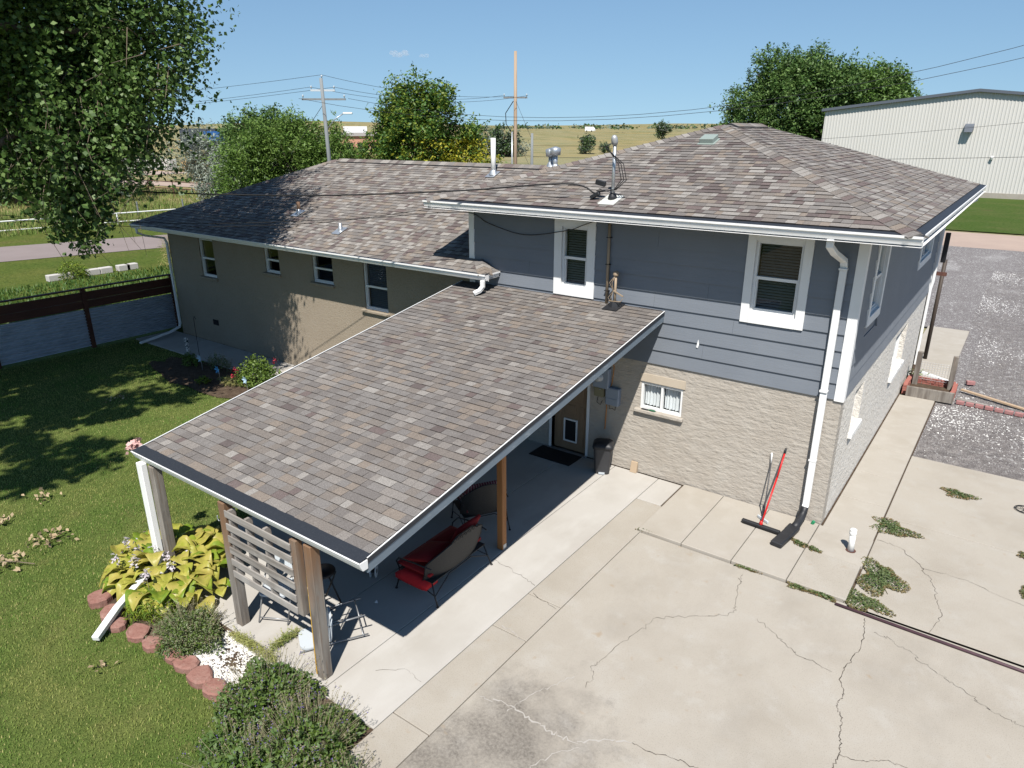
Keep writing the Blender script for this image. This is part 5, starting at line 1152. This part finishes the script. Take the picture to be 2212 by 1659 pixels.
PK = thing('pink_flower', 'pink flowering stem rising beside the patio gutter corner', 'flower', (-8.45,-7.35,0)); mb = MB(); mb.tube([(-8.35,-7.25,0),(-8.37,-7.28,1.0),(-8.4,-7.3,1.92)], .008, 5); mb.build('stem', L_rose[1], PK)
c_ = np.array([(-8.4,-7.3,1.95)]*80)+rng.normal(size=(80,3))*.045; quads_mesh('petals', leaf_quads(c_, .09, .7), [pink_m], np.zeros(80,int), PK)

# corrugated fence along the lawn and its gate
FN = thing('steel_fence', 'corrugated steel fence panels framed in dark brown boards', 'fence', (-21.5,-5,0))
FX, FT = -21.55, 1.78
cuts = [-12.6,-9.9,-7.4,-4.9,-2.25,.62]
for y in cuts: mb = MB(); mb.box(FX-.02, FX+.10, y-.06, y+.06, -.05, FT+.06); mb.build('post', fence_wood, FN)
for a, b in zip(cuts[:-1], cuts[1:]):
    for z0, z1, dx in ((1.24,1.48,.0), (1.49,1.75,.006)): mb = MB(); mb.box(FX+.02, FX+.055+dx, a+.061, b-.061, z0, z1); mb.build('rail_board', fence_wood, FN)
    mb = MB(); mb.box(FX-.03, FX+.12, a-.0, b-.0, FT+.062, FT+.10); mb.build('cap_board', fence_wood, FN)
    mb = MB(); n_ = 150; vs = []
    for i in range(n_+1):
        z = .04+(1.22-.04)*i/n_; x = FX+.03+.036*math.cos(i/n_*2*math.pi*12)
        vs += [(x, a+.062, z), (x, b-.062, z)]
    mb.add(vs, [(2*i,2*i+1,2*i+3,2*i+2) for i in range(n_)]); mb.build('steel_panel', corr_m, FN)
GT = thing('wooden_gate', 'brown plank gate closing the gap between fence and wing wall', 'gate', (-21.1,.8,0))
for i in range(6): x = -21.42+i*.12; mb = MB(); mb.box(x, x+.108, .80, .83, .06, 1.72); mb.build('plank', fence_wood, GT)
for z in (.3,.9,1.5): mb = MB(); mb.box(-21.44, -20.72, .77, .799, z, z+.11); mb.build('rail', cedar_m, GT)
mb = MB(); mb.bar((-21.4,.76,.4), (-20.75,.76,.9), .02, .02); mb.build('latch_bar', black_m, GT)

# lawn blades
def blades(name, pts, h0, h1, w, mats, probs, z=-.03, lean=.5):
    N = len(pts); b = np.concatenate([pts, np.full((N,1), z)], 1); a = rng.random(N)*6.283
    hh = h0+(h1-h0)*rng.random(N); d = np.stack([np.cos(a), np.sin(a), np.zeros(N)], 1); s = np.stack([-np.sin(a), np.cos(a), np.zeros(N)], 1)
    tip = b+d*(hh*lean*rng.random(N))[:,None]+np.array([0,0,1])*hh[:,None]; ww = (w*(.6+.8*rng.random(N)))[:,None]
    return quads_mesh(name, np.stack([b-s*ww, b+s*ww, tip], 1), mats, rng.choice(len(mats), N, p=probs))
def lawn_ok(p):
    x, y = p[:,0], p[:,1]
    ok = (x > -21.5) & (y < -1.03) & ~((x > -8.3) & (y > -7.65)) & ~((x > -8.0) & (x < -4.3) & (y > -8.4)) & ~((x > -2.5) & (y > -9)) & ~((x > -4.4) & (y > -8.6))
    ok &= ~(((x+15.6)/2.9)**2+((y+1.75)/.85)**2 < .95)
    # left picture edge: what lies beyond is far off frame
    ok &= (y+4.85) > -.36*(x+21.4)-1.2 - 0*(x)
    return ok
pa = np.stack([-21.4+19*rng.random(420000), -12+11*rng.random(420000)], 1); pa = pa[lawn_ok(pa)]
dens = np.clip(1.3-np.hypot(pa[:,0]-1.9, pa[:,1]+11.8)/26, .35, 1); pa = pa[rng.random(len(pa)) < dens]
tag(blades('lawn_grass', pa, .018, .045, .0055, L_grass, [.5,.36,.14]), 'mown lawn grass with dry patches', 'grass', kind='stuff')
pf = np.stack([-66+14*rng.random(26000), -6+30*rng.random(26000)], 1); pf2 = np.stack([-110+55*rng.random(30000), 4+45*rng.random(30000)], 1); pf2 = pf2[pf2[:,1] < 36+.13*(pf2[:,0]+60)]
pf = np.concatenate([pf, pf2]); pf = pf[(pf[:,0] < -49.5+.33*pf[:,1])]
tag(blades('meadow_grass', pf, .2, .55, .03, L_hay, [.34,.46,.2], -.08, .6), 'tall rough meadow grass beyond the paved road', 'grass', kind='stuff')
pc = np.stack([-33.6+11.6*rng.random(22000), -10+20*rng.random(22000)], 1); tag(blades('ground_cover', pc, .06, .2, .03, [L_elm[0], L_rose[1]], [.6,.4], -.07, .8), 'dark green ground cover behind the brown fence', 'ground cover', kind='stuff')

# ------------------------------------------------------------------ the big cottonwood over the lawn
CT = thing('cottonwood_tree', 'huge cottonwood with drooping glossy foliage shading the lawn and wing roof', 'tree', (-18.4,-10.6,0))
CL = [(-14.65,-3.6,9.0,2.0,1.9,2.5), (-14.1,-4.4,12.2,2.3,2.2,2.4), (-16.6,-2.0,12.1,2.3,2.2,2.4), (-17.3,-6.2,9.6,3.6,3.4,3.7), (-16.0,-4.4,8.0,2.2,2.0,1.9), (-19.8,-5.2,10.2,3.2,3.0,3.0), (-14.3,-4.3,7.2,1.7,1.4,1.1), (-16.4,-4.6,6.9,1.6,1.3,1.2), (-13.4,-3.2,8.3,1.1,1.0,1.3)]
CLF = [(-15.3,-8.9,13.8,3.4,2.8,3.0), (-18.6,-8.6,14.2,3.6,3.2,3.2), (-17.8,-11,12,4.8,4.6,4.2), (-12.6,-13,11.2,3.6,3.6,3.0), (-22.5,-10,11,4,4,3.6), (-18,-15,10.5,4,3.6,3.2)]
mb = MB(); tops = [l[:3] for l in CL+CLF]
limbs(mb, (-18.4,-10.6,-.1), (-17.8,-9.5,10), .48, tops)
lp = lobes_points(CL, 60, .3)
for q in lp:
    q = V3(q); j = min(CL, key=lambda c: (V3(c[:3])-q).length); c0 = V3(j[:3]); mb.tube([c0, c0.lerp(q,.5)+Vector((0,0,.25)), q+Vector((0,0,-.3))], [.06,.035,.008], 5)
mb.build('trunk', bark_m, CT, True)
cq = []; ck = []
def add_leaves(c, L, droop, tone):
    cq.append(leaf_quads(c, L, .85, droop, .1)); w = np.clip(tone+rng.normal(size=len(c))*.22, 0, .999); ck.append(np.searchsorted([.45,.75,1.0], w))
for lobes, ncl, per, L in ((CL, 10500, 15, .096), (CLF, 3600, 12, .30)):
    sup = lobes_points(lobes, ncl//12, .3); cl = sup[rng.integers(0, len(sup), ncl)]+rng.normal(size=(ncl,3))*(.30,.30,.42); c = np.repeat(cl, per, 0)+rng.normal(size=(ncl*per,3))*(.15,.15,.2); add_leaves(c, L, .9, np.repeat(rng.random(ncl), per))
# hanging branchlets
mb = MB(); tw = []
def hang(x, y, z0, z1, n_, sx, sy):
    for _ in range(n_):
        a = Vector((x+random.gauss(0,sx), y+random.gauss(0,sy), z0+random.uniform(-.4,.6))); ln = (z0-z1)*random.uniform(.55,1.0)
        pts = [a]; 
        for k in range(1,6): pts.append(a+Vector((random.gauss(0,.05)*k, random.gauss(0,.05)*k, -ln*k/5)))
        mb.tube(pts, [.008,.007,.006,.005,.004,.003], 4, False)
        m = int(ln*44); t_ = rng.random(m)**.7; idx = np.minimum((t_*5).astype(int), 4); P_ = np.array([tuple(p) for p in pts]); f_ = (t_*5-idx)[:,None]
        tw.append(P_[idx]*(1-f_)+P_[idx+1]*f_+rng.normal(size=(m,3))*(.11,.11,.08))
hang(-13.75,-4.95, 6.6, 3.95, 34, .30, .28); hang(-14.9,-5.2, 6.8, 4.4, 30, .34, .3); hang(-14.3,-5.0, 6.6, 5.0, 34, .6, .35); hang(-13.6,-3.8, 7.0, 5.7, 14, .2, .2); hang(-14.2,-4.2, 7.2, 5.3, 22, .5, .35); hang(-16.4,-5.3, 7.0, 5.0, 14, .6, .4)
add_leaves(np.concatenate(tw), .112, 1.4, np.full(len(np.concatenate(tw)), .8))
for _ in range(22):
    x, y = -14.4+random.gauss(0,.5), -4.7+random.gauss(0,.35); z = random.uniform(5.4,7.0); mb.tube([(x,y,z),(x+random.gauss(0,.25),y+random.gauss(0,.25),z-.7),(x+random.gauss(0,.3),y+random.gauss(0,.3),z-random.uniform(1.0,2.2))], [.009,.007,.003], 4, False)
for _ in range(14):
    a = Vector((-13.6+random.gauss(0,.5),-3.2+random.gauss(0,.4),random.uniform(7,8.6))); mb.tube([a, a+Vector((random.uniform(.2,.7),random.uniform(-.7,-.2),random.uniform(-.2,.3))), a+Vector((random.uniform(.5,1.2),random.uniform(-1.3,-.5),random.uniform(-.7,.1)))], [.014,.010,.004], 4, False)
mb.build('branchlets', twig_m, CT)
quads_mesh('crown', np.concatenate(cq), L_cot, np.concatenate(ck), CT)

# ------------------------------------------------------------------ middle distance
def yellow_low(c, mi):
    side = (c[:,0]+33.8)*.5+(c[:,1]-27.5)*.3; m = (c[:,2] < 5.9) & (side+rng.normal(size=len(c))*.9 > -.1) & (rng.random(len(c)) < .75)
    mi = mi.copy(); mi[m] = 3; return mi
tree('pear_tree', 'broad glossy green tree with a yellowing side behind the wing roof', (-35.6,28.2,-.1), [(0,0,5.6,2.9,2.9,3.3), (-1.1,-.6,7.6,1.4,1.4,2.2), (1.3,.7,7.6,1.3,1.3,2.5), (2.5,2.2,4.6,1.4,1.4,2.6), (-2.2,-1.6,4.2,1.5,1.5,2.4), (1.6,1.4,3.2,2.2,2.2,2.2), (.4,.2,8.9,.7,.7,1.1)], 3400, 13, .30, .25, .5, L_pear, .22, [.42,.24,.34], pick=yellow_low)
tree('yellow_shrub', 'small yellow green shrub beside the glossy tree beyond the ridge', (-30.6,30.5,-.1), [(0,0,2.8,1.0,1.0,2.6), (1.0,.6,2.4,.8,.8,2.2)], 260, 11, .2, .25, .5, [L_pear[1], L_pear[3], L_pear[0]], .07, cat='shrub')
tree('willow_shrub', 'wide feathery bright green willow thicket behind the street light pole', (-47.6,26.0,-.1), [(-2.2,-2.6,3.4,2.4,2.4,2.9), (0,0,4.2,2.8,2.8,3.2), (1.6,2.1,4.0,2.2,2.2,2.9), (2.6,3.4,3.0,1.5,1.5,2.4), (.4,.4,6.2,1.2,1.2,1.4), (-1.2,-1.4,5.6,1.1,1.1,1.3)], 3000, 13, .34, .32, .28, L_wil, .16, [.4,.36,.24], droop=.5)
tree('poplar_tree', 'small open crowned tree rising behind the willow thicket', (-62.5,33.0,-.1), [(0,0,6.0,2.2,2.2,2.4), (-1.6,-.9,6.6,1.4,1.4,1.4), (1.6,.9,7.4,1.3,1.3,1.5)], 620, 11, .3, .34, .45, L_elm, .15)
for i, (x, y, s, lab) in enumerate(((-58.5,27.6,1.35,'silvery olive bush against the willow thicket'), (-79,43,1.9,'grey olive thicket behind the hay bales'), (-92,46,2.2,'broad grey olive clump far behind the drooping cottonwood'), (-66,42.5,1.8,'grey green olive bush between willow and glossy tree'), (-44.5,36,1.4,'dull grey green bush in the gap beside the glossy tree'))):
    tree('olive_bush', lab, (x,y,-.1), [(0,0,1.5*s,1.6*s,1.6*s,1.6*s), (1.3*s,.8*s,1.2*s,1.2*s,1.2*s,1.2*s), (-1.4*s,-.8*s,1.0*s,1.2*s,1.2*s,1.1*s)], 520, 11, .28*s, .24*s, .3, L_sil, .09*s, group='olive bushes beyond the wing', cat='bush')
for i, (x, y, s, lab) in enumerate(((-76,16,3.0,'dark olive thicket standing in the meadow behind the hanging branchlets'), (-82,22,3.4,'tall dark thicket beyond the meadow fence'), (-88,10,3.2,'shadowed thicket at the meadow edge'))):
    tree('meadow_thicket', lab, (x,y,-.1), [(0,0,1.5*s,1.9*s,1.9*s,1.6*s), (1.6*s,1.2*s,1.2*s,1.4*s,1.4*s,1.3*s), (-1.6*s,-1.2*s,1.1*s,1.4*s,1.4*s,1.2*s)], 700, 11, .22*s, .17*s, .4, [L_sil[2], L_elm[0], L_elm[2]], .08*s, group='thickets in the meadow', cat='thicket')
tree('elm_tree', 'dense dark elm standing behind the beige steel building', (-27.5,93,-.1), [(0,0,9,6.2,6.2,6.4), (-4.2,-1,8.5,4.0,4.0,5.0), (2.6,1,12.8,4.2,4.2,3.8), (-2.4,0,14.0,3.2,3.2,2.8), (-6.2,-.5,5.0,2.6,2.6,2.6), (4.6,0,9.0,4.2,4.2,6.0)], 4200, 14, .5, .42, .5, L_elm, .5, [.42,.24,.34])
tree('elm_tree', 'lighter green elm beside the dense dark one behind the steel building', (-18.6,97,-.1), [(0,0,8.6,4.6,4.6,5.2), (2.6,.5,8.6,3.2,3.2,4.2), (-3.0,0,10.6,3.6,3.6,3.6), (1.0,.5,12.2,2.8,2.8,2.3)], 3600, 14, .5, .42, .5, [L_elm[1], L_wil[0], L_elm[0]], .45, [.4,.3,.3])
tree('elm_sapling', 'low young elm showing above the roof hip', (-33.5,86,-.1), [(0,0,4.6,1.8,1.8,2.6), (1.6,.4,3.6,1.4,1.4,2.0)], 260, 11, .4, .45, .5, L_elm, .14)
# polar placement about the house corner for far planting
def far(az, d): return (1.91+d*math.sin(R(az)), -11.77+d*math.cos(R(az)))
for az, d, h, lab in ((-39.2,190,6.8,'roundish field tree at the end of the grey hedge'), (-37.9,205,7.6,'taller field tree in the grey hedge'), (-36.6,195,7.8,'dense field tree beside the bleached pole'), (-30.3,215,5.6,'lone round tree on the dry slope'), (-28.9,220,3.6,'grey bush beside the lone round tree'), (-24.6,330,7.4,'small roadside tree on the skyline'), (-24.9,235,3.0,'dark bush low on the dry slope')):
    x, y = far(az, d); zt = 0
    if d > 170: t_ = min(1,(d-170)/260); zt = 5.2*t_*t_*(3-2*t_)*.8
    tree('field_tree', lab, (x,y,zt-.5), [(0,0,h*.55,h*.42,h*.42,h*.45), (h*.25,.2,h*.45,h*.25,h*.25,h*.35)], 240, 9, h*.07, h*.085, .6, [L_elm[0], L_sil[2], L_elm[2]], .2, group='trees in the dry fields')
for i, az in enumerate(np.arange(-40.6,-35.4,.62)):
    x, y = far(az, 198+rng.random()*8); s = 1.5+rng.random()*.5
    tree('hedge_bush', 'grey olive bush in the hedge along the hayfield', (x,y,-.2), [(0,0,1.2*s,1.3*s,1.3*s,1.2*s)], 120, 9, .32*s, .33*s, .4, L_sil, .1, group='olive hedge along the hayfield', cat='bush')
# far skyline woods
mq = []
for az in np.arange(-41,-14,.16):
    if rng.random() < .72: continue
    d = 800+500*rng.random(); x, y = far(az, d); k = 40; mq.append(np.stack([x+rng.normal(size=k)*7, y+rng.normal(size=k)*5, 5.5+d*.004+np.abs(rng.normal(size=k))*2.2], 1))
mq = np.concatenate(mq); tag(quads_mesh('far_woods', leaf_quads(mq, 3.4, .8), [L_elm[2], L_sil[2]], rng.integers(0,2,len(mq))), 'thin line of far woods on the horizon', 'woods', kind='stuff')
# shrub at the foot of the bleached pole
bx_, by_ = far(-36.2, 50)
tree('privet_shrub', 'dark green shrub at the foot of the bleached utility pole', (bx_,by_,-.1), [(0,0,2.4,1.9,1.9,2.2), (1.8,1.2,2.2,1.5,1.5,2.0)], 420, 11, .25, .2, .5, [L_elm[0], L_pear[0], L_elm[2]], .08, cat='shrub')

# utility poles
def pole(name, label, x, y, h, r, m, lean=(0,0)):
    t = thing(name, label, 'utility pole', (x, y, 0)); mb = MB(); mb.tube([(x,y,-.1),(x+lean[0]*h*.5,y+lean[1]*h*.5,h*.5),(x+lean[0]*h,y+lean[1]*h,h)], [r,r*.85,r*.66], 12); mb.build('shaft', m, t, True); return t
x1, y1 = far(-50.0, 52); P1 = pole('utility_pole', 'leaning grey utility pole with crossarms and a street light', x1+.2, y1, 9.75, .16, polegrey_m, (-.02,-.008)); x1 -= .0
ax = Vector((.78,.62,0)).normalized()
def crossarm(t, c, L, m, n_=2, r=.05):
    c = V3(c); mb = MB(); mb.bar(c-ax*L/2, c+ax*L/2, .1, .12); mb.build('crossarm', m, t)
    for k in range(n_):
        q = c+ax*L*(k/(n_-1)-.5)*.94; mb = MB(); mb.lathe(q+Vector((0,0,.06)), [(.02,0),(.02,.06),(.06,.08),(.04,.14),(.06,.17),(.03,.22),(.001,.23)], 8); mb.build('insulator', greypl_m, t, True)
crossarm(P1, (x1,y1,9.0), 1.6, greypl_m); crossarm(P1, (x1+.03,y1,8.45), 2.9, polegrey_m, 3)
mb = MB(); mb.lathe((x1,y1,9.7), [(.03,0),(.03,.12),(.07,.15),(.05,.22),(.001,.25)], 8); mb.build('insulator', greypl_m, P1, True)
mb = MB(); mb.tube([(x1+.12,y1,6.6),(x1+.5,y1+.4,7.2),(x1+.95,y1+.75,7.55)], .04, 6); mb.build('lamp_arm', galv_m, P1, True); mb = MB(); mb.obox((x1+1.2,y1+.95,7.58), (.62,.24,.12), Matrix.Rotation(.67,3,'Z')); mb.build('lamp_head', white_m, P1, bevel=.03)
mb = MB(); mb.tube([(x1,y1,8.2),(x1-1.9,y1-1.6,5.0)], .02, 4); mb.build('guy_wire', wire_m, P1)
x2, y2 = far(-35.75, 60); P2 = pole('utility_pole', 'tall bleached utility pole with one low crossarm', x2, y2, 12.3, .17, pole_m)
crossarm(P2, (x2,y2,8.95), 1.9, polegrey_m, 2)
mb = MB(); mb.tube([(x2-.2,y2,8.7),(x2-.75,y2-.3,7.8),(x2-.7,y2-.3,7.0),(x2-.2,y2-.1,6.2)], .035, 5); mb.build('riser_cable', wire_m, P2, True)
mb = MB(); mb.tube([(x2-.22,y2-.15,-.1),(x2-.22,y2-.15,6.4)], .05, 8); mb.build('conduit', galv_m, P2, True)
x3, y3 = far(-34.46, 57); P3 = pole('guy_stub', 'short grey stub pole beside the bleached utility pole', x3, y3, 6.3, .14, polegrey_m)
def wire(label, a, b, sag, r=.012, n_=16, m=None, name='power_line'):
    a, b = V3(a), V3(b); mb = MB(); mb.tube([a.lerp(b, i/n_)-Vector((0,0,4*sag*(i/n_)*(1-i/n_))) for i in range(n_+1)], r, 5); return single(mb, name, m or wire_m, label, 'wire', 'overhead wires', True)
wire('guy wire from the bleached pole to its stub', (x2,y2,8.8), (x3,y3,5.8), .0)
wire('second guy wire down from the bleached pole', (x2,y2,6.3), (x3+.1,y3,3.4), .1)
lx, ly = far(-70, 95)
wire('top power line from the grey pole across behind the cottonwood', (x1,y1,9.95), (lx,ly,9.3), .4)
wire('paired power line on the grey pole upper arm', (x1-.6,y1-.5,9.2), (lx,ly,8.1), .4); wire('outer power line on the grey pole upper arm', (x1+.6,y1+.5,9.2), (lx,ly+1,8.1), .4)
wire('power line linking both utility poles at the top', (x1,y1,9.95), (x2,y2,9.05), .5); wire('power line linking the upper arm to the bleached pole', (x1+.6,y1+.5,9.2), (x2-.8,y2-.6,9.1), .5); wire('inner power line linking the upper arm to the bleached pole', (x1-.6,y1-.5,9.2), (x2+.8,y2+.6,9.1), .7)
rx_, ry_ = far(8, 44)
wire('low power line from the grey pole arm to the steel building side', (x1+1.3,y1+1.0,8.5), (rx_,ry_,12.6), 3.0); wire('second low power line below it toward the steel building side', (x1-1.3,y1-1.0,8.5), (rx_,ry_+1,11.8), 2.9)
rx2, ry2 = far(12, 60); wire('thin line crossing in front of the steel building high', (x3,y3,5.4), (rx2,ry2,8.9), 1.0, .01); wire('thin line crossing in front of the steel building low', (x3,y3,4.6), (rx2,ry2,5.6), .4, .014)
# service drop and telephone wires to the house
p = on_upper(-4.29,-.15); e_ = (-33,-9.5,6.3)
def drape(label, pts, r, name='service_drop'):
    P_ = [V3(q) for q in pts]; Q = []
    for i in range(len(P_)-1):
        p0, p1, p2, p3 = P_[max(i-1,0)], P_[i], P_[i+1], P_[min(i+2,len(P_)-1)]
        for k in range(8):
            t = k/8; Q.append(.5*((2*p1)+(p2-p0)*t+(2*p0-5*p1+4*p2-p3)*t*t+(3*p1-p0-3*p2+p3)*t**3))
    Q.append(P_[-1]); mb = MB(); mb.tube(Q, r, 5); return single(mb, name, wire_m, label, 'wire', 'overhead wires', True)
drape('thick twisted service drop from the roof mast past the wing roof', [p+Vector((-.34,-.07,.10)), (-5.2,-.35,5.55), (-7.5,-1.0,5.35), (-11,-2.2,5.18), (-16,-3.9,5.2), (-22,-6.0,5.5), (-36,-10.8,6.6)], .016)
drape('thin telephone wire looping along the siding to the narrow window', [(-4.5,-.1,4.95),(-4.9,-.09,4.8),(-5.3,-.06,4.66),(-6.3,-.05,4.50),(-7.2,-.05,4.66),(-7.7,-.06,4.84),(-8.6,-.4,4.80),(-10.5,-1.2,4.62),(-15,-3.0,4.4),(-21,-5.6,4.6),(-34,-10.6,5.6)], .008, 'telephone_wire')
drape('second thin telephone wire hanging over the wing roof', [(-5.0,-.12,4.9),(-7.6,-.5,5.0),(-11,-1.8,4.55),(-16,-3.8,4.35),(-22,-6.2,4.6),(-34,-10.9,5.4)], .007, 'telephone_wire')

# fences, blocks, bales, far buildings
def rail_fence(name, label, pts, h, r, m, rails=(1.0,), cat='fence'):
    t = thing(name, label, cat, (pts[0][0], pts[0][1], 0))
    for x, y in pts: mb = MB(); mb.tube([(x,y,-.1),(x,y,h)], r, 6); mb.build('post', m, t)
    for k in rails:
        for (a, b), (c, d) in zip(pts[:-1], pts[1:]): mb = MB(); mb.tube([(a,b,h*k),(c,d,h*k)], r*.9, 6); mb.build('rail', m, t)
rail_fence('white_rail_fence', 'white pipe rail fence along the far side of the paved road', [(-55.4+.17*y, y) for y in np.arange(-6,26,4.0)], .72, .05, white_m, (1.0,.15))
rail_fence('pipe_fence', 'rusty brown pipe fence across the meadow', [(-84+4.3*i, 27.6+.35*i) for i in range(8)], 1.5, .05, rust_m, (1.0,.55))
rail_fence('wire_fence', 'grey wooden posts of a wire fence in the meadow', [(-61.4+.25*y, y) for y in np.arange(4,26,3.4)], 1.1, .06, polegrey_m, ())
for i, (y, lab) in enumerate(((2.15,'grey concrete block under the small road shrub'), (3.55,'first bare concrete block in the row by the verge'), (4.15,'second bare concrete block butted to the first'), (5.0,'concrete block after the gap in the row'), (5.4,'last concrete block at the end of the row'))):
    mb = MB(); w = .62 if i == 0 else .3; mb.box(-34.35, -34.0, y-w, y+w*.9, -.07, .22); single(mb, 'concrete_block', mat('pale_block_%d' % i, (.48,.46,.43), .9), lab, 'block', 'blocks along the verge', bevel=.02)
bush('road_shrub', 'small yellow green shrub growing over the concrete blocks', 'shrub', -34.1, 2.6, .6, .75, .75, 900, 0, L_lily, .14, .3, z=-.05)
bush('ornamental_grass', 'tall straw coloured grass clump at the wing corner', 'grass clump', -33.2, 7.4, .8, .8, 1.5, 900, 500, [L_hay[2], L_hay[0], L_hay[2]], .5, .05, z=-.05, stemh=1.2)
for i in range(7):
    x, y = -119+2.1*i, 58.2-.05*i; mb = MB(); d = Vector((.35,.93,0)).normalized(); M_ = Matrix((Vector((-d.y,d.x,0)), Vector((0,0,1)), d)).transposed(); mb.lathe((x,y,.85), [(.001,-.7),(.8,-.7),(.9,-.62),(.9,.62),(.8,.7),(.001,.7)], 16, M=M_); single(mb, 'hay_bale', hay_m, 'round hay bale in the row beside the dirt road', 'hay bale', 'row of round hay bales', True)
mb = MB(); mb.box(-150,-122,57,58.2,0,1.8); mb.v = [(x, y+(x+122)*.12, z) for x, y, z in mb.v]; single(mb, 'bale_stack', tarp_m, 'long pale wrapped bale stack beyond the dirt road', 'bale stack')
def shop(label, az, d, w, hh, cols, wins):
    x, y = far(az, d); t = thing('shop_building', label, 'building', (x,y,0), 'far buildings'); rot = -R(az); f = local((x,y,0), rot)
    for i, (x0,x1,z0,z1,yd,c) in enumerate(cols):
        mb = MB(); mb.box(x0,x1,yd,yd+8,z0,z1); mb.v = [tuple(f(*q)) for q in mb.v]; mb.build('wall' if i == 0 else 'sign_band', mat('shop_%s_%d' % (int(az),i), c, .7), t)
    for k in range(wins):
        mb = MB(); a = -w/2+w*(k+.2)/wins; mb.box(a, a+w/wins*.7, -.1, .05, .5, hh*.45); mb.v = [tuple(f(*q)) for q in mb.v]; mb.build('window', dark_m, t)
shop('white and brick red shop building far behind the willow', -48.0, 230, 16, 7, [(-9,9,0,5.6,0,(.50,.26,.18)), (-3,4,5.6,7.8,.2,(.72,.72,.72)), (-10,10,5.0,6.0,-.6,(.36,.34,.33))], 4)
shop('dark shop front with a blue and green band far behind the cottonwood', -57.2, 260, 22, 6, [(-13,13,0,7.2,0,(.05,.06,.08)), (-6,4,3.4,6.4,-.3,(.02,.10,.30)), (9,13,2.6,7.2,-.3,(.16,.42,.26))], 4)
for az, d, z, lab in ((-30.1,420,6.0,'white van on the far skyline highway'), (-24.5,400,6.2,'white car parked on the far skyline')):
    x, y = far(az, d); t = thing('white_van' if z < 6.1 else 'white_car', lab, 'vehicle', (x,y,z)); mb = MB(); L_ = 6.5
    mb.prism([(-L_/2,.4),(L_/2,.4),(L_/2,1.3),(L_/2-1.2,2.6),(-L_/2,2.7)], lambda a, b, q: (x+a*.85, y+q, z+b), 0, 2); mb.build('body', white_m, t)
    for k in (-1,1): mb = MB(); mb.lathe((x+k*1.9*.85,y,z+.4), [(.001,-.1),(.4,-.1),(.4,.1),(.001,.1)], 10, M=Matrix.Rotation(math.pi/2,3,'X')); mb.build('wheel', black_m, t)
# beige steel building beyond the gravel yard
MBd = thing('steel_building', 'long beige ribbed steel building with a dark gable trim beyond the gravel yard', 'building', (-5,77,0))
BX0, BX1, BY, EZ, PZ, PXm = -19.2, 9.6, 77.0, 8.55, 10.15, -4.85
top = lambda x: EZ+(PZ-EZ)*(1-abs(x-PXm)/(PXm-BX0))
mb = MB(); mb.add([(BX0,BY,.5),(BX1,BY,.5),(BX1,BY,EZ),(PXm,BY,PZ),(BX0,BY,EZ)]+[(BX0,BY+40,.5),(BX1,BY+40,.5),(BX1,BY+40,EZ),(PXm,BY+40,PZ),(BX0,BY+40,EZ)], [(0,1,2,3,4),(9,8,7,6,5),(0,4,9,5),(1,6,7,2)]); mb.build('wall', metalwall_m, MBd)
x = BX0+.1
while x < BX1-.2:
    mb = MB(); mb.prism([(x,0),(x+.04,.035),(x+.11,.035),(x+.15,0)], lambda a, b, t: (a, BY-b, t if t < 1 else top(a)-.02), .5, 2.0); mb.build('rib', metalrib_m, MBd); x += .305
mb = MB(); mb.box(BX0-.1, BX1+.1, BY-.08, BY+40, -.2, .5); mb.build('footing', conc_old, MBd)
for xa, xb in ((BX0-.35,PXm), (PXm,BX1+.35)):
    mb = MB(); za, zb = top(xa), top(xb); mb.add([(xa,BY-.35,za),(xb,BY-.35,zb),(xb,BY-.35,zb+.28),(xa,BY-.35,za+.28)]+[(xa,BY+40,za),(xb,BY+40,zb),(xb,BY+40,zb+.28),(xa,BY+40,za+.28)], [(0,1,2,3),(7,6,5,4),(0,4,5,1),(2,6,7,3),(0,3,7,4),(1,5,6,2)]); mb.build('roof', roofdark_m, MBd)
mb = MB(); mb.add([(-5.5,BY-.04,6.55),(-4.7,BY-.04,6.55),(-4.7,BY-.04,7.15),(-5.5,BY-.04,7.15),(-5.45,BY-.7,6.35),(-4.75,BY-.7,6.35),(-4.7,BY-.5,6.95),(-5.5,BY-.5,6.95)], [(4,5,6,7),(0,4,7,3),(1,2,6,5),(3,7,6,2),(0,1,5,4)]); mb.build('vent_hood', roofdark_m, MBd)
mb = MB(); mb.obox((-2.6,BY-.18,3.9), (.22,.3,.3), Matrix.Rotation(.4,3,'X')); mb.build('wall_lamp', white_m, MBd, bevel=.03)
# small clouds
for az, d, el, s, lab in ((-44.25,3200,5.28,1.0,'small white cloud over the grey utility pole side'), (-42.55,3200,5.2,.62,'smaller wisp of cloud beside it')):
    x, y = far(az, d); z = 6.5+d*math.tan(R(el)); t = MB()
    for k in range(12): u_ = random.uniform(-22,22); t.lump((x+u_*s, y+u_*s*.9+random.uniform(-8,8)*s, z+random.uniform(-5,7)*s), (random.uniform(10,17)*s, 14*s, random.uniform(6,11)*s), .12, 12, 8)
    cm = bpy.data.materials.new('cloud_vapour'); n, l = nodes_of(cm); n.remove(n['Principled BSDF']); pv = n.new('ShaderNodeVolumePrincipled'); pv.inputs['Color'].default_value = (1,1,1,1); pv.inputs['Density'].default_value = .02; l.new(pv.outputs[0], n['Material Output'].inputs['Volume'])
    tag(t.build('cloud', cm), lab, 'cloud', kind='stuff')
